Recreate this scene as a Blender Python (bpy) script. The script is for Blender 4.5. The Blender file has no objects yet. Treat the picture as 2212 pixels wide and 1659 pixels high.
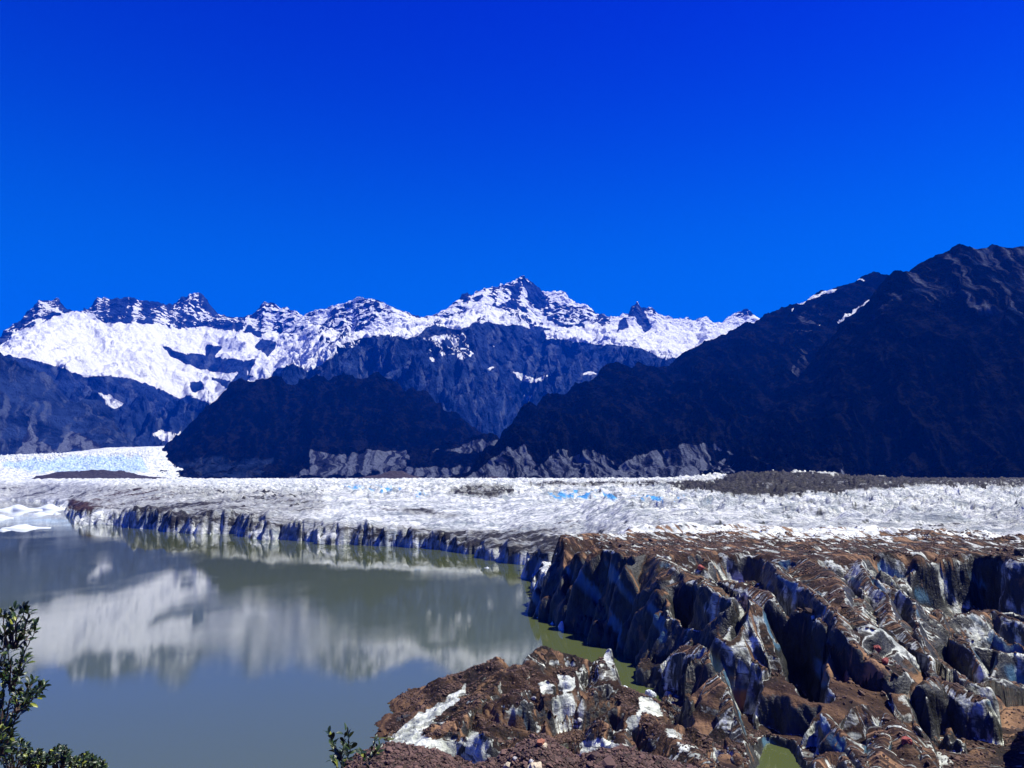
import bpy, math, random
import numpy as np
from mathutils import Vector

# ------------------------------------------------------------------ camera, sky, sun
S = bpy.context.scene
COL = S.collection
CAMH, PITCH, F, CU, CV = 40.0, math.radians(7.05), 1670.0, 1106.0, 829.5
cam_d = bpy.data.cameras.new("camera")
cam = bpy.data.objects.new("camera", cam_d)
COL.objects.link(cam)
cam.location = (0, 0, CAMH)
cam.rotation_euler = (math.pi/2 + PITCH, 0, 0)
cam_d.sensor_width = 36
cam_d.lens = 36*F/2212
cam_d.clip_start = 0.1
cam_d.clip_end = 80000
S.camera = cam

SUN_EL, SUN_AZ = math.radians(60), math.radians(86)      # azimuth clockwise from the view direction (+Y)
world = bpy.data.worlds.new("World")
S.world = world
world.use_nodes = True
nt = world.node_tree
nt.nodes.clear()
sky = nt.nodes.new("ShaderNodeTexSky")
sky.sky_type = 'NISHITA'
sky.sun_disc = False
sky.sun_elevation = SUN_EL
sky.sun_rotation = SUN_AZ
sky.air_density, sky.dust_density, sky.ozone_density = 1.0, 0.0, 4.0
# the deep polarised blue of the photograph: red filtered out, green falling off towards the zenith
sp3 = nt.nodes.new("ShaderNodeSeparateColor"); cb3 = nt.nodes.new("ShaderNodeCombineColor")
tc = nt.nodes.new("ShaderNodeTexCoord"); sx = nt.nodes.new("ShaderNodeSeparateXYZ")
def wmath(op, a, b=0.0):
    n = nt.nodes.new("ShaderNodeMath"); n.operation = op
    for i, v in ((0, a), (1, b)):
        if isinstance(v, bpy.types.NodeSocket): nt.links.new(v, n.inputs[i])
        else: n.inputs[i].default_value = v
    return n.outputs[0]
nt.links.new(sky.outputs[0], sp3.inputs[0])
nt.links.new(tc.outputs['Generated'], sx.inputs[0])
zz = wmath('MAXIMUM', sx.outputs[2], 0.0)
g_ = wmath('MULTIPLY', wmath('MULTIPLY', sp3.outputs[1], 8.0), wmath('POWER', 2.71828, wmath('MULTIPLY', zz, -9.2)))
cap = wmath('MULTIPLY', sp3.outputs[2], 0.195)
g_ = wmath('MULTIPLY', cap, wmath('SUBTRACT', 1.0, wmath('POWER', 2.71828, wmath('MULTIPLY', wmath('DIVIDE', g_, cap), -1.05))))
nt.links.new(wmath('MULTIPLY', sp3.outputs[0], 0.005), cb3.inputs[0])
nt.links.new(g_, cb3.inputs[1])
nt.links.new(wmath('MULTIPLY', sp3.outputs[2], 0.90), cb3.inputs[2])
bg = nt.nodes.new("ShaderNodeBackground")
bg.inputs[1].default_value = 0.1
wo = nt.nodes.new("ShaderNodeOutputWorld")
nt.links.new(cb3.outputs[0], bg.inputs[0])
nt.links.new(bg.outputs[0], wo.inputs[0])

sun_l = bpy.data.lights.new("sun", 'SUN')
sun_l.energy = 5.0
sun_l.angle = math.radians(0.5)
sun_l.color = (1.0, 0.985, 0.86)
sun = bpy.data.objects.new("sun", sun_l)
COL.objects.link(sun)
sd = Vector((math.sin(SUN_AZ)*math.cos(SUN_EL), math.cos(SUN_AZ)*math.cos(SUN_EL), math.sin(SUN_EL)))
sun.rotation_euler = sd.to_track_quat('Z', 'Y').to_euler()

vs = S.view_settings
vs.view_transform = 'Standard'; vs.look = 'None'; vs.exposure = 0.85; vs.gamma = 1; vs.use_curve_mapping = False
S.cycles.diffuse_bounces = 1
S.cycles.glossy_bounces = 3
S.cycles.transmission_bounces = 2
S.cycles.volume_bounces = 0
S.cycles.max_bounces = 5
S.cycles.sample_clamp_indirect = 4

# ------------------------------------------------------------------ numpy helpers
rng = np.random.default_rng(7)
P_ = rng.permutation(256).astype(np.int32); P_ = np.concatenate([P_, P_, P_])
G2 = np.stack([np.cos(np.arange(256)*2*np.pi/256*37), np.sin(np.arange(256)*2*np.pi/256*37)], 1).astype(np.float32)

def perlin(x, y, seed=0):
    x = np.asarray(x, np.float64) + seed*17.31; y = np.asarray(y, np.float64) - seed*9.77
    xi = np.floor(x); yi = np.floor(y)
    xf = (x-xi).astype(np.float32); yf = (y-yi).astype(np.float32)
    xi = xi.astype(np.int64) & 255; yi = yi.astype(np.int64) & 255
    u = xf*xf*xf*(xf*(xf*6-15)+10); v = yf*yf*yf*(yf*(yf*6-15)+10)
    def g(ix, iy, dx, dy):
        h = G2[P_[P_[ix]+iy]]
        return h[..., 0]*dx + h[..., 1]*dy
    a = g(xi, yi, xf, yf); b = g(xi+1, yi, xf-1, yf)
    c = g(xi, yi+1, xf, yf-1); d = g(xi+1, yi+1, xf-1, yf-1)
    ab = a+u*(b-a); cd = c+u*(d-c)
    return (ab+v*(cd-ab))*1.5

def fbm(x, y, oct=4, seed=0, gain=0.5):
    s = 0; a = 1.0
    for i in range(oct):
        s = s + a*perlin(x, y, seed+i); x = x*2.03+5.1; y = y*2.03+1.7; a *= gain
    return s

def ridged(x, y, oct=4, seed=0, gain=0.5):
    s = 0; a = 1.0; w = 1.0
    for i in range(oct):
        n = 1-np.abs(perlin(x, y, seed+i)); n = n*n*w
        s = s + a*n; w = np.clip(n*1.6, 0, 1); x = x*2.07+3.3; y = y*2.07+8.1; a *= gain
    return s - 0.8

def sstep(a, b, x):
    t = np.clip((x-a)/(b-a), 0, 1)
    return t*t*(3-2*t)

cp_, sp_ = math.cos(PITCH), math.sin(PITCH)
def ray(u, v):
    a = (u-CU)/F; b = (CV-v)/F
    return a, cp_-b*sp_, sp_+b*cp_
def W(u, v, z):                       # point seen at (u, v) at height z
    a, b, c = ray(u, v); t = (z-CAMH)/c
    return (a*t, b*t, z)
def WR(u, v, R):                      # point seen at (u, v) at horizontal range R
    a, b, c = ray(u, v); t = R/math.hypot(a, b)
    return (a*t, b*t, CAMH+c*t)
def project(x, y, z):
    z = z-CAMH
    d = y*cp_+z*sp_; d = np.maximum(d, 1e-3)
    return CU+F*x/d, CV-F*(z*cp_-y*sp_)/d

def poly_sd(px, py, poly):            # signed distance, positive inside
    n = len(poly); d2 = np.full(px.shape, 1e18); ins = np.zeros(px.shape, bool)
    for i in range(n):
        ax, ay = poly[i][:2]; bx, by = poly[(i+1) % n][:2]
        ex, ey = bx-ax, by-ay
        wx, wy = px-ax, py-ay
        t = np.clip((wx*ex+wy*ey)/max(ex*ex+ey*ey, 1e-9), 0, 1)
        d2 = np.minimum(d2, (wx-ex*t)**2+(wy-ey*t)**2)
        c = (ay > py) != (by > py)
        if ey != 0:
            ins ^= c & (px < ex*(py-ay)/ey+ax)
    d = np.sqrt(d2)
    return np.where(ins, d, -d)

def line_d(px, py, pts):              # distance to an open polyline
    d2 = np.full(px.shape, 1e18)
    for (ax, ay), (bx, by) in zip(pts[:-1], pts[1:]):
        ex, ey = bx-ax, by-ay; wx, wy = px-ax, py-ay
        t = np.clip((wx*ex+wy*ey)/max(ex*ex+ey*ey, 1e-9), 0, 1)
        d2 = np.minimum(d2, (wx-ex*t)**2+(wy-ey*t)**2)
    return np.sqrt(d2)

def tag(o, label=None, cat=None, group=None, kind=None):
    if label: o['label'] = label
    if cat: o['category'] = cat
    if group: o['group'] = group
    if kind: o['kind'] = kind
    return o

def raw_mesh(name, V, Fq, mat, attrs=None, parent=None):
    me = bpy.data.meshes.new(name)
    V = np.asarray(V, np.float32); Fq = np.asarray(Fq, np.int32)
    k = Fq.shape[1]
    me.vertices.add(len(V)); me.vertices.foreach_set('co', V.ravel())
    me.loops.add(Fq.size); me.loops.foreach_set('vertex_index', Fq.ravel())
    me.polygons.add(len(Fq)); me.polygons.foreach_set('loop_start', np.arange(0, Fq.size, k, dtype=np.int32))
    me.polygons.foreach_set('loop_total', np.full(len(Fq), k, np.int32))
    for nm, (ty, arr) in (attrs or {}).items():
        a = me.attributes.new(nm, ty, 'POINT')
        key = 'color' if ty == 'FLOAT_COLOR' else ('vector' if ty == 'FLOAT_VECTOR' else 'value')
        a.data.foreach_set(key, np.asarray(arr, np.float32).ravel())
    me.update(calc_edges=True); me.validate()
    me.materials.append(mat)
    o = bpy.data.objects.new(name, me); COL.objects.link(o)
    if parent: o.parent = parent
    return o

def grid_faces(nr, nc, keep=None):
    i = np.arange(nr*nc).reshape(nr, nc)
    f = np.stack([i[:-1, :-1], i[:-1, 1:], i[1:, 1:], i[1:, :-1]], -1).reshape(-1, 4)
    if keep is not None:
        kk = keep.ravel(); f = f[kk[f].any(1)]
    return f

def compact(V, Fq, attrs):
    used = np.zeros(len(V), bool); used[Fq.ravel()] = True
    idx = np.cumsum(used)-1
    return V[used], idx[Fq], {k: (t, a.reshape(len(V), -1)[used]) for k, (t, a) in attrs.items()}

# ------------------------------------------------------------------ materials
class NT:
    def __init__(s, name):
        s.m = bpy.data.materials.new(name); s.m.use_nodes = True
        s.t = s.m.node_tree; s.t.nodes.clear()
        s.out = s.n("ShaderNodeOutputMaterial"); s.b = s.n("ShaderNodeBsdfPrincipled")
        s.l(s.b.outputs[0], s.out.inputs[0])
    def n(s, ty, **kw):
        n = s.t.nodes.new(ty)
        for k, v in kw.items(): setattr(n, k, v)
        return n
    def l(s, a, b): s.t.links.new(a, b)
    def setv(s, sock, v):
        if isinstance(v, bpy.types.NodeSocket): s.l(v, sock)
        else: sock.default_value = v
    def math(s, op, a, b=0.0, c=0.0, clamp=False):
        n = s.n("ShaderNodeMath", operation=op, use_clamp=clamp)
        s.setv(n.inputs[0], a); s.setv(n.inputs[1], b); s.setv(n.inputs[2], c)
        return n.outputs[0]
    def mix(s, f, a, b):
        n = s.n("ShaderNodeMix", data_type='RGBA')
        s.setv(n.inputs[0], f)
        for i, v in ((6, a), (7, b)):
            if isinstance(v, tuple) and len(v) == 3: v = (*v, 1)
            s.setv(n.inputs[i], v)
        return n.outputs[2]
    def pos(s, scale=(1, 1, 1)):
        g = s.n("ShaderNodeNewGeometry"); m = s.n("ShaderNodeVectorMath", operation='MULTIPLY')
        s.l(g.outputs['Position'], m.inputs[0]); m.inputs[1].default_value = scale
        return m.outputs[0]
    def noise(s, vec, scale, detail=4, rough=0.55, dist=0.0, out=0):
        n = s.n("ShaderNodeTexNoise")
        s.l(vec, n.inputs['Vector']); n.inputs['Scale'].default_value = scale
        n.inputs['Detail'].default_value = detail; n.inputs['Roughness'].default_value = rough
        n.inputs['Distortion'].default_value = dist
        return n.outputs[out]
    def vor(s, vec, scale, feature='F1', out=0):
        n = s.n("ShaderNodeTexVoronoi", feature=feature)
        s.l(vec, n.inputs['Vector']); n.inputs['Scale'].default_value = scale
        return n.outputs[out]
    def step(s, v, a, b):
        n = s.n("ShaderNodeMapRange", interpolation_type='SMOOTHSTEP')
        s.setv(n.inputs[0], v); n.inputs[1].default_value = a; n.inputs[2].default_value = b
        return n.outputs[0]
    def attr(s, name):
        n = s.n("ShaderNodeAttribute", attribute_name=name)
        return n
    def attr3(s, name):
        n = s.attr(name); q = s.n("ShaderNodeSeparateColor"); s.l(n.outputs['Color'], q.inputs[0])
        return q.outputs[0], q.outputs[1], q.outputs[2]
    def nz(s):
        g = s.n("ShaderNodeNewGeometry"); q = s.n("ShaderNodeSeparateXYZ"); s.l(g.outputs['Normal'], q.inputs[0])
        return q.outputs[2]
    def bump(s, h, dist, strength=1.0, prev=None):
        n = s.n("ShaderNodeBump"); s.l(h, n.inputs['Height'])
        n.inputs['Distance'].default_value = dist; n.inputs['Strength'].default_value = strength
        if prev is not None: s.l(prev, n.inputs['Normal'])
        return n.outputs[0]

def mat_mountain():
    m = NT("mountain_rock_and_snow")
    sn, fo, sc = m.attr3('mask')
    p = m.pos()
    n1 = m.noise(p, 0.006, 8, 0.62); n2 = m.noise(p, 0.045, 5, 0.7)
    nst = m.noise(m.pos((1, .4, .8)), 0.0085, 8, 0.64, 0.8)
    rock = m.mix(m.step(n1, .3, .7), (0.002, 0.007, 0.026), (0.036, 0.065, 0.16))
    rock = m.mix(m.step(m.math('ADD', m.math('MULTIPLY', nst, .5), m.math('MULTIPLY', m.attr('mask').outputs['Alpha'], .5)), .5, .72), rock, (0.10, 0.125, 0.19))  # tone contrast in the rock colour stands in for lit and shaded ribs
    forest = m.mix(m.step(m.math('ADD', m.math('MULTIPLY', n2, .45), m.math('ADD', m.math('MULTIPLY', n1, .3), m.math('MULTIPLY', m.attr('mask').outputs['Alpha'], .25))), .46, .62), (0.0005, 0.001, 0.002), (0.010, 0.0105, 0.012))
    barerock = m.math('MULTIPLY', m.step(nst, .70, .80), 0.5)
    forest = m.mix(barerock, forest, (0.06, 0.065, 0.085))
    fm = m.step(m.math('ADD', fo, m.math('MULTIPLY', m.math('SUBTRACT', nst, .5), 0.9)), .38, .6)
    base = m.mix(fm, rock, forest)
    scn = m.noise(m.pos((1, 1, .3)), 0.028, 7, 0.65)
    al = m.attr('mask').outputs['Alpha']
    scn = m.math('ADD', m.math('MULTIPLY', al, .75), m.math('MULTIPLY', scn, .25))
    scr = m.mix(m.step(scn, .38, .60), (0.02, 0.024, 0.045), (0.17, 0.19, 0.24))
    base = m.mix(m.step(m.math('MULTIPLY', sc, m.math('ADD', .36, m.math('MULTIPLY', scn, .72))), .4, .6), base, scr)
    nz = m.nz()
    s = m.math('ADD', sn, m.math('ADD', m.math('MULTIPLY', m.math('SUBTRACT', nst, .5), .40), m.math('MULTIPLY', m.math('SUBTRACT', al, .5), .65)))
    big = m.noise(m.pos((1, 1, 1)), 0.0022, 4, .5)
    s = m.math('ADD', s, m.math('MULTIPLY', m.math('SUBTRACT', big, .5), 0.9))
    s = m.math('ADD', s, m.math('MULTIPLY', m.math('SUBTRACT', nz, .60), 0.45))
    sm = m.step(s, .52, .60)
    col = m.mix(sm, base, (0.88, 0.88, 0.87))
    m.l(col, m.b.inputs['Base Color'])
    m.b.inputs['Roughness'].default_value = 0.85
    m.b.inputs['Specular IOR Level'].default_value = 0.0
    hr = m.math('ADD', m.noise(p, 0.012, 8, 0.7), m.math('MULTIPLY', n2, .3))
    bn = m.bump(m.math('MULTIPLY', hr, m.math('SUBTRACT', 1.0, m.math('MULTIPLY', sm, .45))), 110, 1.0)
    m.l(bn, m.b.inputs['Normal'])
    return m.m

def mat_ice():
    m = NT("glacier_ice_and_debris")
    dirt, blue, wht = m.attr3('mask')           # dirt 0..1, blue tint, whiteness; alpha = dirty ice and shade painted dark on steep walls
    shade_grime = m.attr('mask').outputs['Alpha']
    fl = m.attr('flow').outputs['Vector']
    p = m.pos()
    st = m.n("ShaderNodeVectorMath", operation='MULTIPLY'); m.l(fl, st.inputs[0]); st.inputs[1].default_value = (1.0, 0.09, 1.0)
    streak = m.noise(st.outputs[0], 1.0, 6, 0.65, 0.3)
    n1 = m.noise(p, 0.35, 7, 0.62); n2 = m.noise(p, 0.06, 6, 0.6); n3 = m.noise(p, 2.6, 4, 0.6)
    ice = m.mix(m.step(n1, .35, .65), (0.26, 0.28, 0.24), (0.70, 0.72, 0.62))
    ice = m.mix(m.step(m.noise(m.pos((.3, .3, 3)), 0.9, 5, .6, .5), .52, .68), ice, (0.10, 0.10, 0.09))
    ice = m.mix(wht, ice, m.mix(m.step(n1, .35, .62), (0.36, 0.38, 0.35), (0.84, 0.85, 0.78)))
    gn = m.noise(m.pos((1, 1, .45)), 0.40, 7, .62, .4)
    gd = m.step(m.math('ADD', shade_grime, m.math('MULTIPLY', m.math('SUBTRACT', gn, .5), 1.6)), .35, .6)
    ice = m.mix(gd, ice, m.mix(m.step(gn, .3, .6), (0.006, 0.006, 0.006), (0.035, 0.036, 0.034)))
    ice = m.mix(m.step(blue, .2, .8), ice, (0.08, 0.20, 0.30))
    br = m.mix(m.step(n2, .4, .62), (0.005, 0.0018, 0.0008), (0.024, 0.0088, 0.0040))
    br = m.mix(m.step(n3, .55, .75), br, (0.065, 0.031, 0.018))
    br = m.mix(m.step(streak, .50, .68), br, (0.26, 0.145, 0.075))
    d = m.math('ADD', dirt, m.math('MULTIPLY', m.math('SUBTRACT', streak, .5), 2.0))
    d = m.math('ADD', d, m.math('MULTIPLY', m.math('SUBTRACT', n1, .5), 0.22))
    dm = m.step(d, .40, .58)
    col = m.mix(dm, ice, br)
    m.l(col, m.b.inputs['Base Color'])
    m.l(m.math('ADD', .45, m.math('MULTIPLY', dm, .4)), m.b.inputs['Roughness'])
    m.b.inputs['Specular IOR Level'].default_value = 0.25
    h = m.math('ADD', m.math('MULTIPLY', streak, .5), m.math('ADD', n1, m.math('MULTIPLY', n3, .25)))
    m.l(m.bump(h, 0.8, .9), m.b.inputs['Normal'])
    return m.m

def mat_field():
    m = NT("glacier_surface_far")
    dirt, blue, brown = m.attr3('mask')
    p = m.pos((.32, 1.3, 1))
    n1 = m.noise(p, 0.13, 9, 0.72, .5); n2 = m.noise(p, 0.022, 6, 0.6); n3 = m.noise(p, .5, 5, .6)
    ice = m.mix(m.step(n1, .35, .62), (0.27, 0.31, 0.34), (0.86, 0.87, 0.83))
    ice = m.mix(m.math('MULTIPLY', m.step(dirt, .2, .6), m.step(n3, .3, .6)), ice, (0.27, 0.27, 0.245))
    shade_grime = m.attr('mask').outputs['Alpha']  # dirty ice plus shade, painted as one dark tone on far walls
    gn = m.noise(m.pos((1, 1, .3)), 0.2, 6, .6, .4)
    ice = m.mix(m.step(m.math('ADD', shade_grime, m.math('MULTIPLY', m.math('SUBTRACT', gn, .5), 1.2)), .3, .6), ice, (0.10, 0.105, 0.095))
    ice = m.mix(m.step(blue, .2, .8), ice, (0.08, 0.36, 0.74))
    dk = m.mix(brown, (0.026, 0.025, 0.028), (0.05, 0.022, 0.015))
    dk = m.mix(m.step(n3, .5, .75), dk, (0.11, 0.095, 0.088))
    d = m.math('ADD', dirt, m.math('MULTIPLY', m.math('SUBTRACT', n1, .5), 1.7))
    d = m.math('ADD', d, m.math('MULTIPLY', m.math('SUBTRACT', n2, .5), 1.2))
    dm = m.step(d, .46, .66)
    m.l(m.mix(dm, ice, dk), m.b.inputs['Base Color'])
    m.b.inputs['Roughness'].default_value = 0.7
    m.b.inputs['Specular IOR Level'].default_value = 0.2
    m.l(m.bump(m.math('ADD', n1, m.math('MULTIPLY', n3, .4)), 5.0, 1.0), m.b.inputs['Normal'])
    return m.m

def mat_water():
    m = NT("milky_lake_water")
    n = m.noise(m.pos(), 0.012, 3, .5)
    m.l(m.mix(n, (0.066, 0.082, 0.026), (0.082, 0.098, 0.033)), m.b.inputs['Base Color'])
    m.b.inputs['Roughness'].default_value = 0.024
    m.b.inputs['IOR'].default_value = 1.8
    rip = m.noise(m.pos((.6, 1.4, 1)), 1.3, 4, .6)
    patch = m.step(m.noise(m.pos((1, .6, 1)), 0.02, 3, .5), .42, .66)
    m.l(m.bump(m.math('MULTIPLY', rip, m.math('ADD', .25, patch)), 0.03, .3), m.b.inputs['Normal'])
    return m.m

def mat_stone(name, c0, c1):
    m = NT(name)
    oi = m.n("ShaderNodeNewGeometry")
    f = oi.outputs['Random Per Island']
    n = m.noise(m.pos(), 5, 5, .6)
    m.l(m.mix(m.math('ADD', m.math('MULTIPLY', n, .5), m.math('MULTIPLY', f, .6)), c0, c1), m.b.inputs['Base Color'])
    m.b.inputs['Roughness'].default_value = 0.85
    m.l(m.bump(n, .05, .6), m.b.inputs['Normal'])
    return m.m

def mat_leaf():
    m = NT("waxy_green_leaf")
    f = m.n("ShaderNodeNewGeometry").outputs['Random Per Island']
    c = m.mix(m.step(f, .1, .75), (0.004, 0.010, 0.003), (0.025, 0.052, 0.008))
    c = m.mix(m.step(f, .86, .97), c, (0.22, 0.24, 0.03))
    m.l(c, m.b.inputs['Base Color']); m.b.inputs['Roughness'].default_value = 0.45
    return m.m
def mat_bark():
    m = NT("twig_bark")
    m.l(m.mix(m.noise(m.pos(), 60, 4), (0.03, 0.018, 0.012), (0.10, 0.06, 0.045)), m.b.inputs['Base Color'])
    m.b.inputs['Roughness'].default_value = 0.9
    return m.m
def mat_ground():
    m = NT("rocky_hillside_soil")
    n = m.noise(m.pos(), 1.2, 7, .65); n2 = m.noise(m.pos(), 14, 4, .6)
    c = m.mix(m.step(n, .35, .65), (0.01, 0.004, 0.003), (0.04, 0.02, 0.013))
    c = m.mix(m.step(n2, .58, .72), c, (0.13, 0.10, 0.09))
    m.l(c, m.b.inputs['Base Color']); m.b.inputs['Roughness'].default_value = .9
    m.l(m.bump(m.math('ADD', n, m.math('MULTIPLY', n2, .2)), .2, .8), m.b.inputs['Normal'])
    return m.m

M_MTN, M_ICE, M_FLD, M_WAT = mat_mountain(), mat_ice(), mat_field(), mat_water()
M_STONE = mat_stone("brown_grey_stone", (0.008, 0.0030, 0.0018), (0.13, 0.070, 0.045))
M_LEAF, M_BARK, M_GRD = mat_leaf(), mat_bark(), mat_ground()

# ------------------------------------------------------------------ mountains
def R1(*a): return [(x/3, 518.4+y/3) for x, y in a]
def R2(*a): return [(737.3+x/3, 518.4+y/3) for x, y in a]
def R3(*a): return [(1474.7+x/3, 518.4+y/3) for x, y in a]

def masks_eval(x, y, z, specs, warp=7.0):
    u, v = project(x, y, z)
    wu = u+warp*fbm(u/28, v/28, 3, 51); wv = v+warp*.8*fbm(u/28, v/28, 3, 61)
    out = [np.full(u.shape, -.3), np.zeros(u.shape), np.zeros(u.shape)]
    for ch, val, soft, poly in specs:
        if poly is None:
            out[ch][:] = val; continue
        pu = [q[0] for q in poly]; pv = [q[1] for q in poly]
        bb = (wu > min(pu)-20) & (wu < max(pu)+20) & (wv > min(pv)-20) & (wv < max(pv)+20)
        if not bb.any(): continue
        f = sstep(-soft, soft, poly_sd(wu[bb], wv[bb], poly))
        out[ch][bb] = out[ch][bb]*(1-f)+val*f
    return out

def massif(name, lines, specs, nc, mat=None, u0=-160, u1=2420, gully=(260, 900, 70), rough=14, seed=0, warp=7.0, skew=0.0, tagit=True):
    """lines: near to far, each (rows, [(u,v,R)...], low-frequency relief weight). Interpolated over azimuth."""
    th0, th1 = math.atan2((u0-CU), F), math.atan2((u1-CU), F)
    th = np.linspace(th0, th1, nc)
    LR, LZ, LW = [], [], []
    for rows, pts, w in lines:
        q = sorted((math.atan2(X, Y), R, Z) for (X, Y, Z), R in ((WR(u, v, R), R) for u, v, R in pts))
        a = np.array(q)
        LR.append(np.interp(th, a[:, 0], a[:, 1])); LZ.append(np.interp(th, a[:, 0], a[:, 2])); LW.append(w)
    RR, ZZ, WW = [], [], []
    for i in range(len(lines)-1):
        n = lines[i+1][0]
        for k in range(n + (1 if i == len(lines)-2 else 0)):
            t = k/n
            RR.append(LR[i]*(1-t)+LR[i+1]*t); ZZ.append(LZ[i]*(1-t)+LZ[i+1]*t); WW.append(LW[i]*(1-t)+LW[i+1]*t)
    R = np.array(RR); Z = np.array(ZZ); Wt = np.array(WW)[:, None]
    T = np.broadcast_to(th, R.shape)
    X, Y = R*np.sin(T), R*np.cos(T)
    gx, gy, ga = gully
    A = T*R.mean()
    wx = 0.35*fbm(X/700, Y/700, 3, seed+30)
    g = ridged((A+skew*(R-R.mean()))/gx + wx, R/gy + wx, 6, seed, .52)
    X = X + (fbm(X/150, Y/150+Z/130, 3, seed+70))*rough*1.3
    Y = Y + (fbm(X/140+9, Y/140+Z/120, 3, seed+75))*rough*1.3
    Z = Z + ga*Wt*g + rough*.55*fbm(A/60, R/150, 4, seed+20, .6) + rough*2.8*ridged(A/170+wx, R/420+wx, 5, seed+22)*Wt.clip(.25, 1)
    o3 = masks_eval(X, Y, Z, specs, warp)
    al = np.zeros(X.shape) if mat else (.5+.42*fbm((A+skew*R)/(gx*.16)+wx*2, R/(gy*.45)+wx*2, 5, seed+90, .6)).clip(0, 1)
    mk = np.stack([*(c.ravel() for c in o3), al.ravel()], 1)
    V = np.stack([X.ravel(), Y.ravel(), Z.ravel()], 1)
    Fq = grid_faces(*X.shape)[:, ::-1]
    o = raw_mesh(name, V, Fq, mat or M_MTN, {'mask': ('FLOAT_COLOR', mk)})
    o['kind'] = 'structure'
    return o

def wR(pts, R): return [(u, v, R if not callable(R) else R(u)) for u, v in pts]

CREST = [(-160, 790)] + R1((0,640),(60,570),(150,500),(230,430),(255,395),(300,392),(350,385),(362,372),(385,400),(430,450),(480,470),(530,470),(545,448),(565,468),(600,430),(625,390),(700,385),(780,390),(850,385),(930,405),(1000,410),(1060,430),(1130,430),(1180,380),(1240,355),(1300,360),(1340,400),(1400,465),(1500,490),(1580,495),(1680,460),(1715,415),(1790,420),(1850,445),(1990,490),(2100,455),(2190,415)) + \
  R2((120,365),(230,395),(330,440),(430,490),(520,510),(640,480),(730,410),(820,355),(960,325),(1100,275),(1180,240),(1230,260),(1300,330),(1450,350),(1520,400),(1590,415),(1640,465),(1740,515),(1830,490),(1865,492),(1890,440),(1920,405),(1950,450),(2010,445),(2090,495),(2150,515),(2205,525)) + \
  R3((20,510),(60,525),(110,520),(155,497),(200,535),(250,550),(300,500),(380,470),(415,447),(480,490),(500,520),(620,560),(900,600))
L3 = [(-160,800),(0,745),(70,690),(110,692),(160,688),(220,702),(350,709),(430,714),(530,700),(560,715),(600,722),(680,705),(740,728),(800,727),(880,702),(950,702),(1000,690),(1040,668),(1100,674),(1150,692),(1250,707),(1320,709),(1370,704),(1440,706),(1500,712),(1560,715),(1700,720)]
L2 = [(-160,760),(0,790),(100,795),(200,825),(300,855),(400,885),(460,892),(520,862),(600,830),(660,800),(700,760),(760,742),(850,742),(900,735),(960,718),(1037,695),(1117,702),(1144,715),(1170,735),(1240,742),(1320,748),(1400,768),(1480,782),(1560,752),(1700,745)]
def r2(u): return float(np.interp(u, [-160, 0, 300, 460, 600, 700, 850, 1037, 1100, 1170, 1240, 1320, 1500, 1700], [7400, 7600, 8000, 8600, 8200, 7300, 6600, 7400, 7900, 8500, 8300, 8000, 8600, 9000]))
L1b = [(-160,960),(250,962),(330,940),(400,925),(560,880),(680,850),(800,850),(900,870),(1000,900),(1080,935),(1130,900),(1180,880),(1300,850),(1400,840),(1700,850)]
def r1(u): return float(np.interp(u, [-160, 300, 460, 680, 900, 1060, 1130, 1200, 1400, 1700], [6200, 6600, 7000, 6100, 5600, 6100, 7000, 6300, 6600, 7000]))
L0 = [(-160,1036),(1700,1036)]
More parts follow.
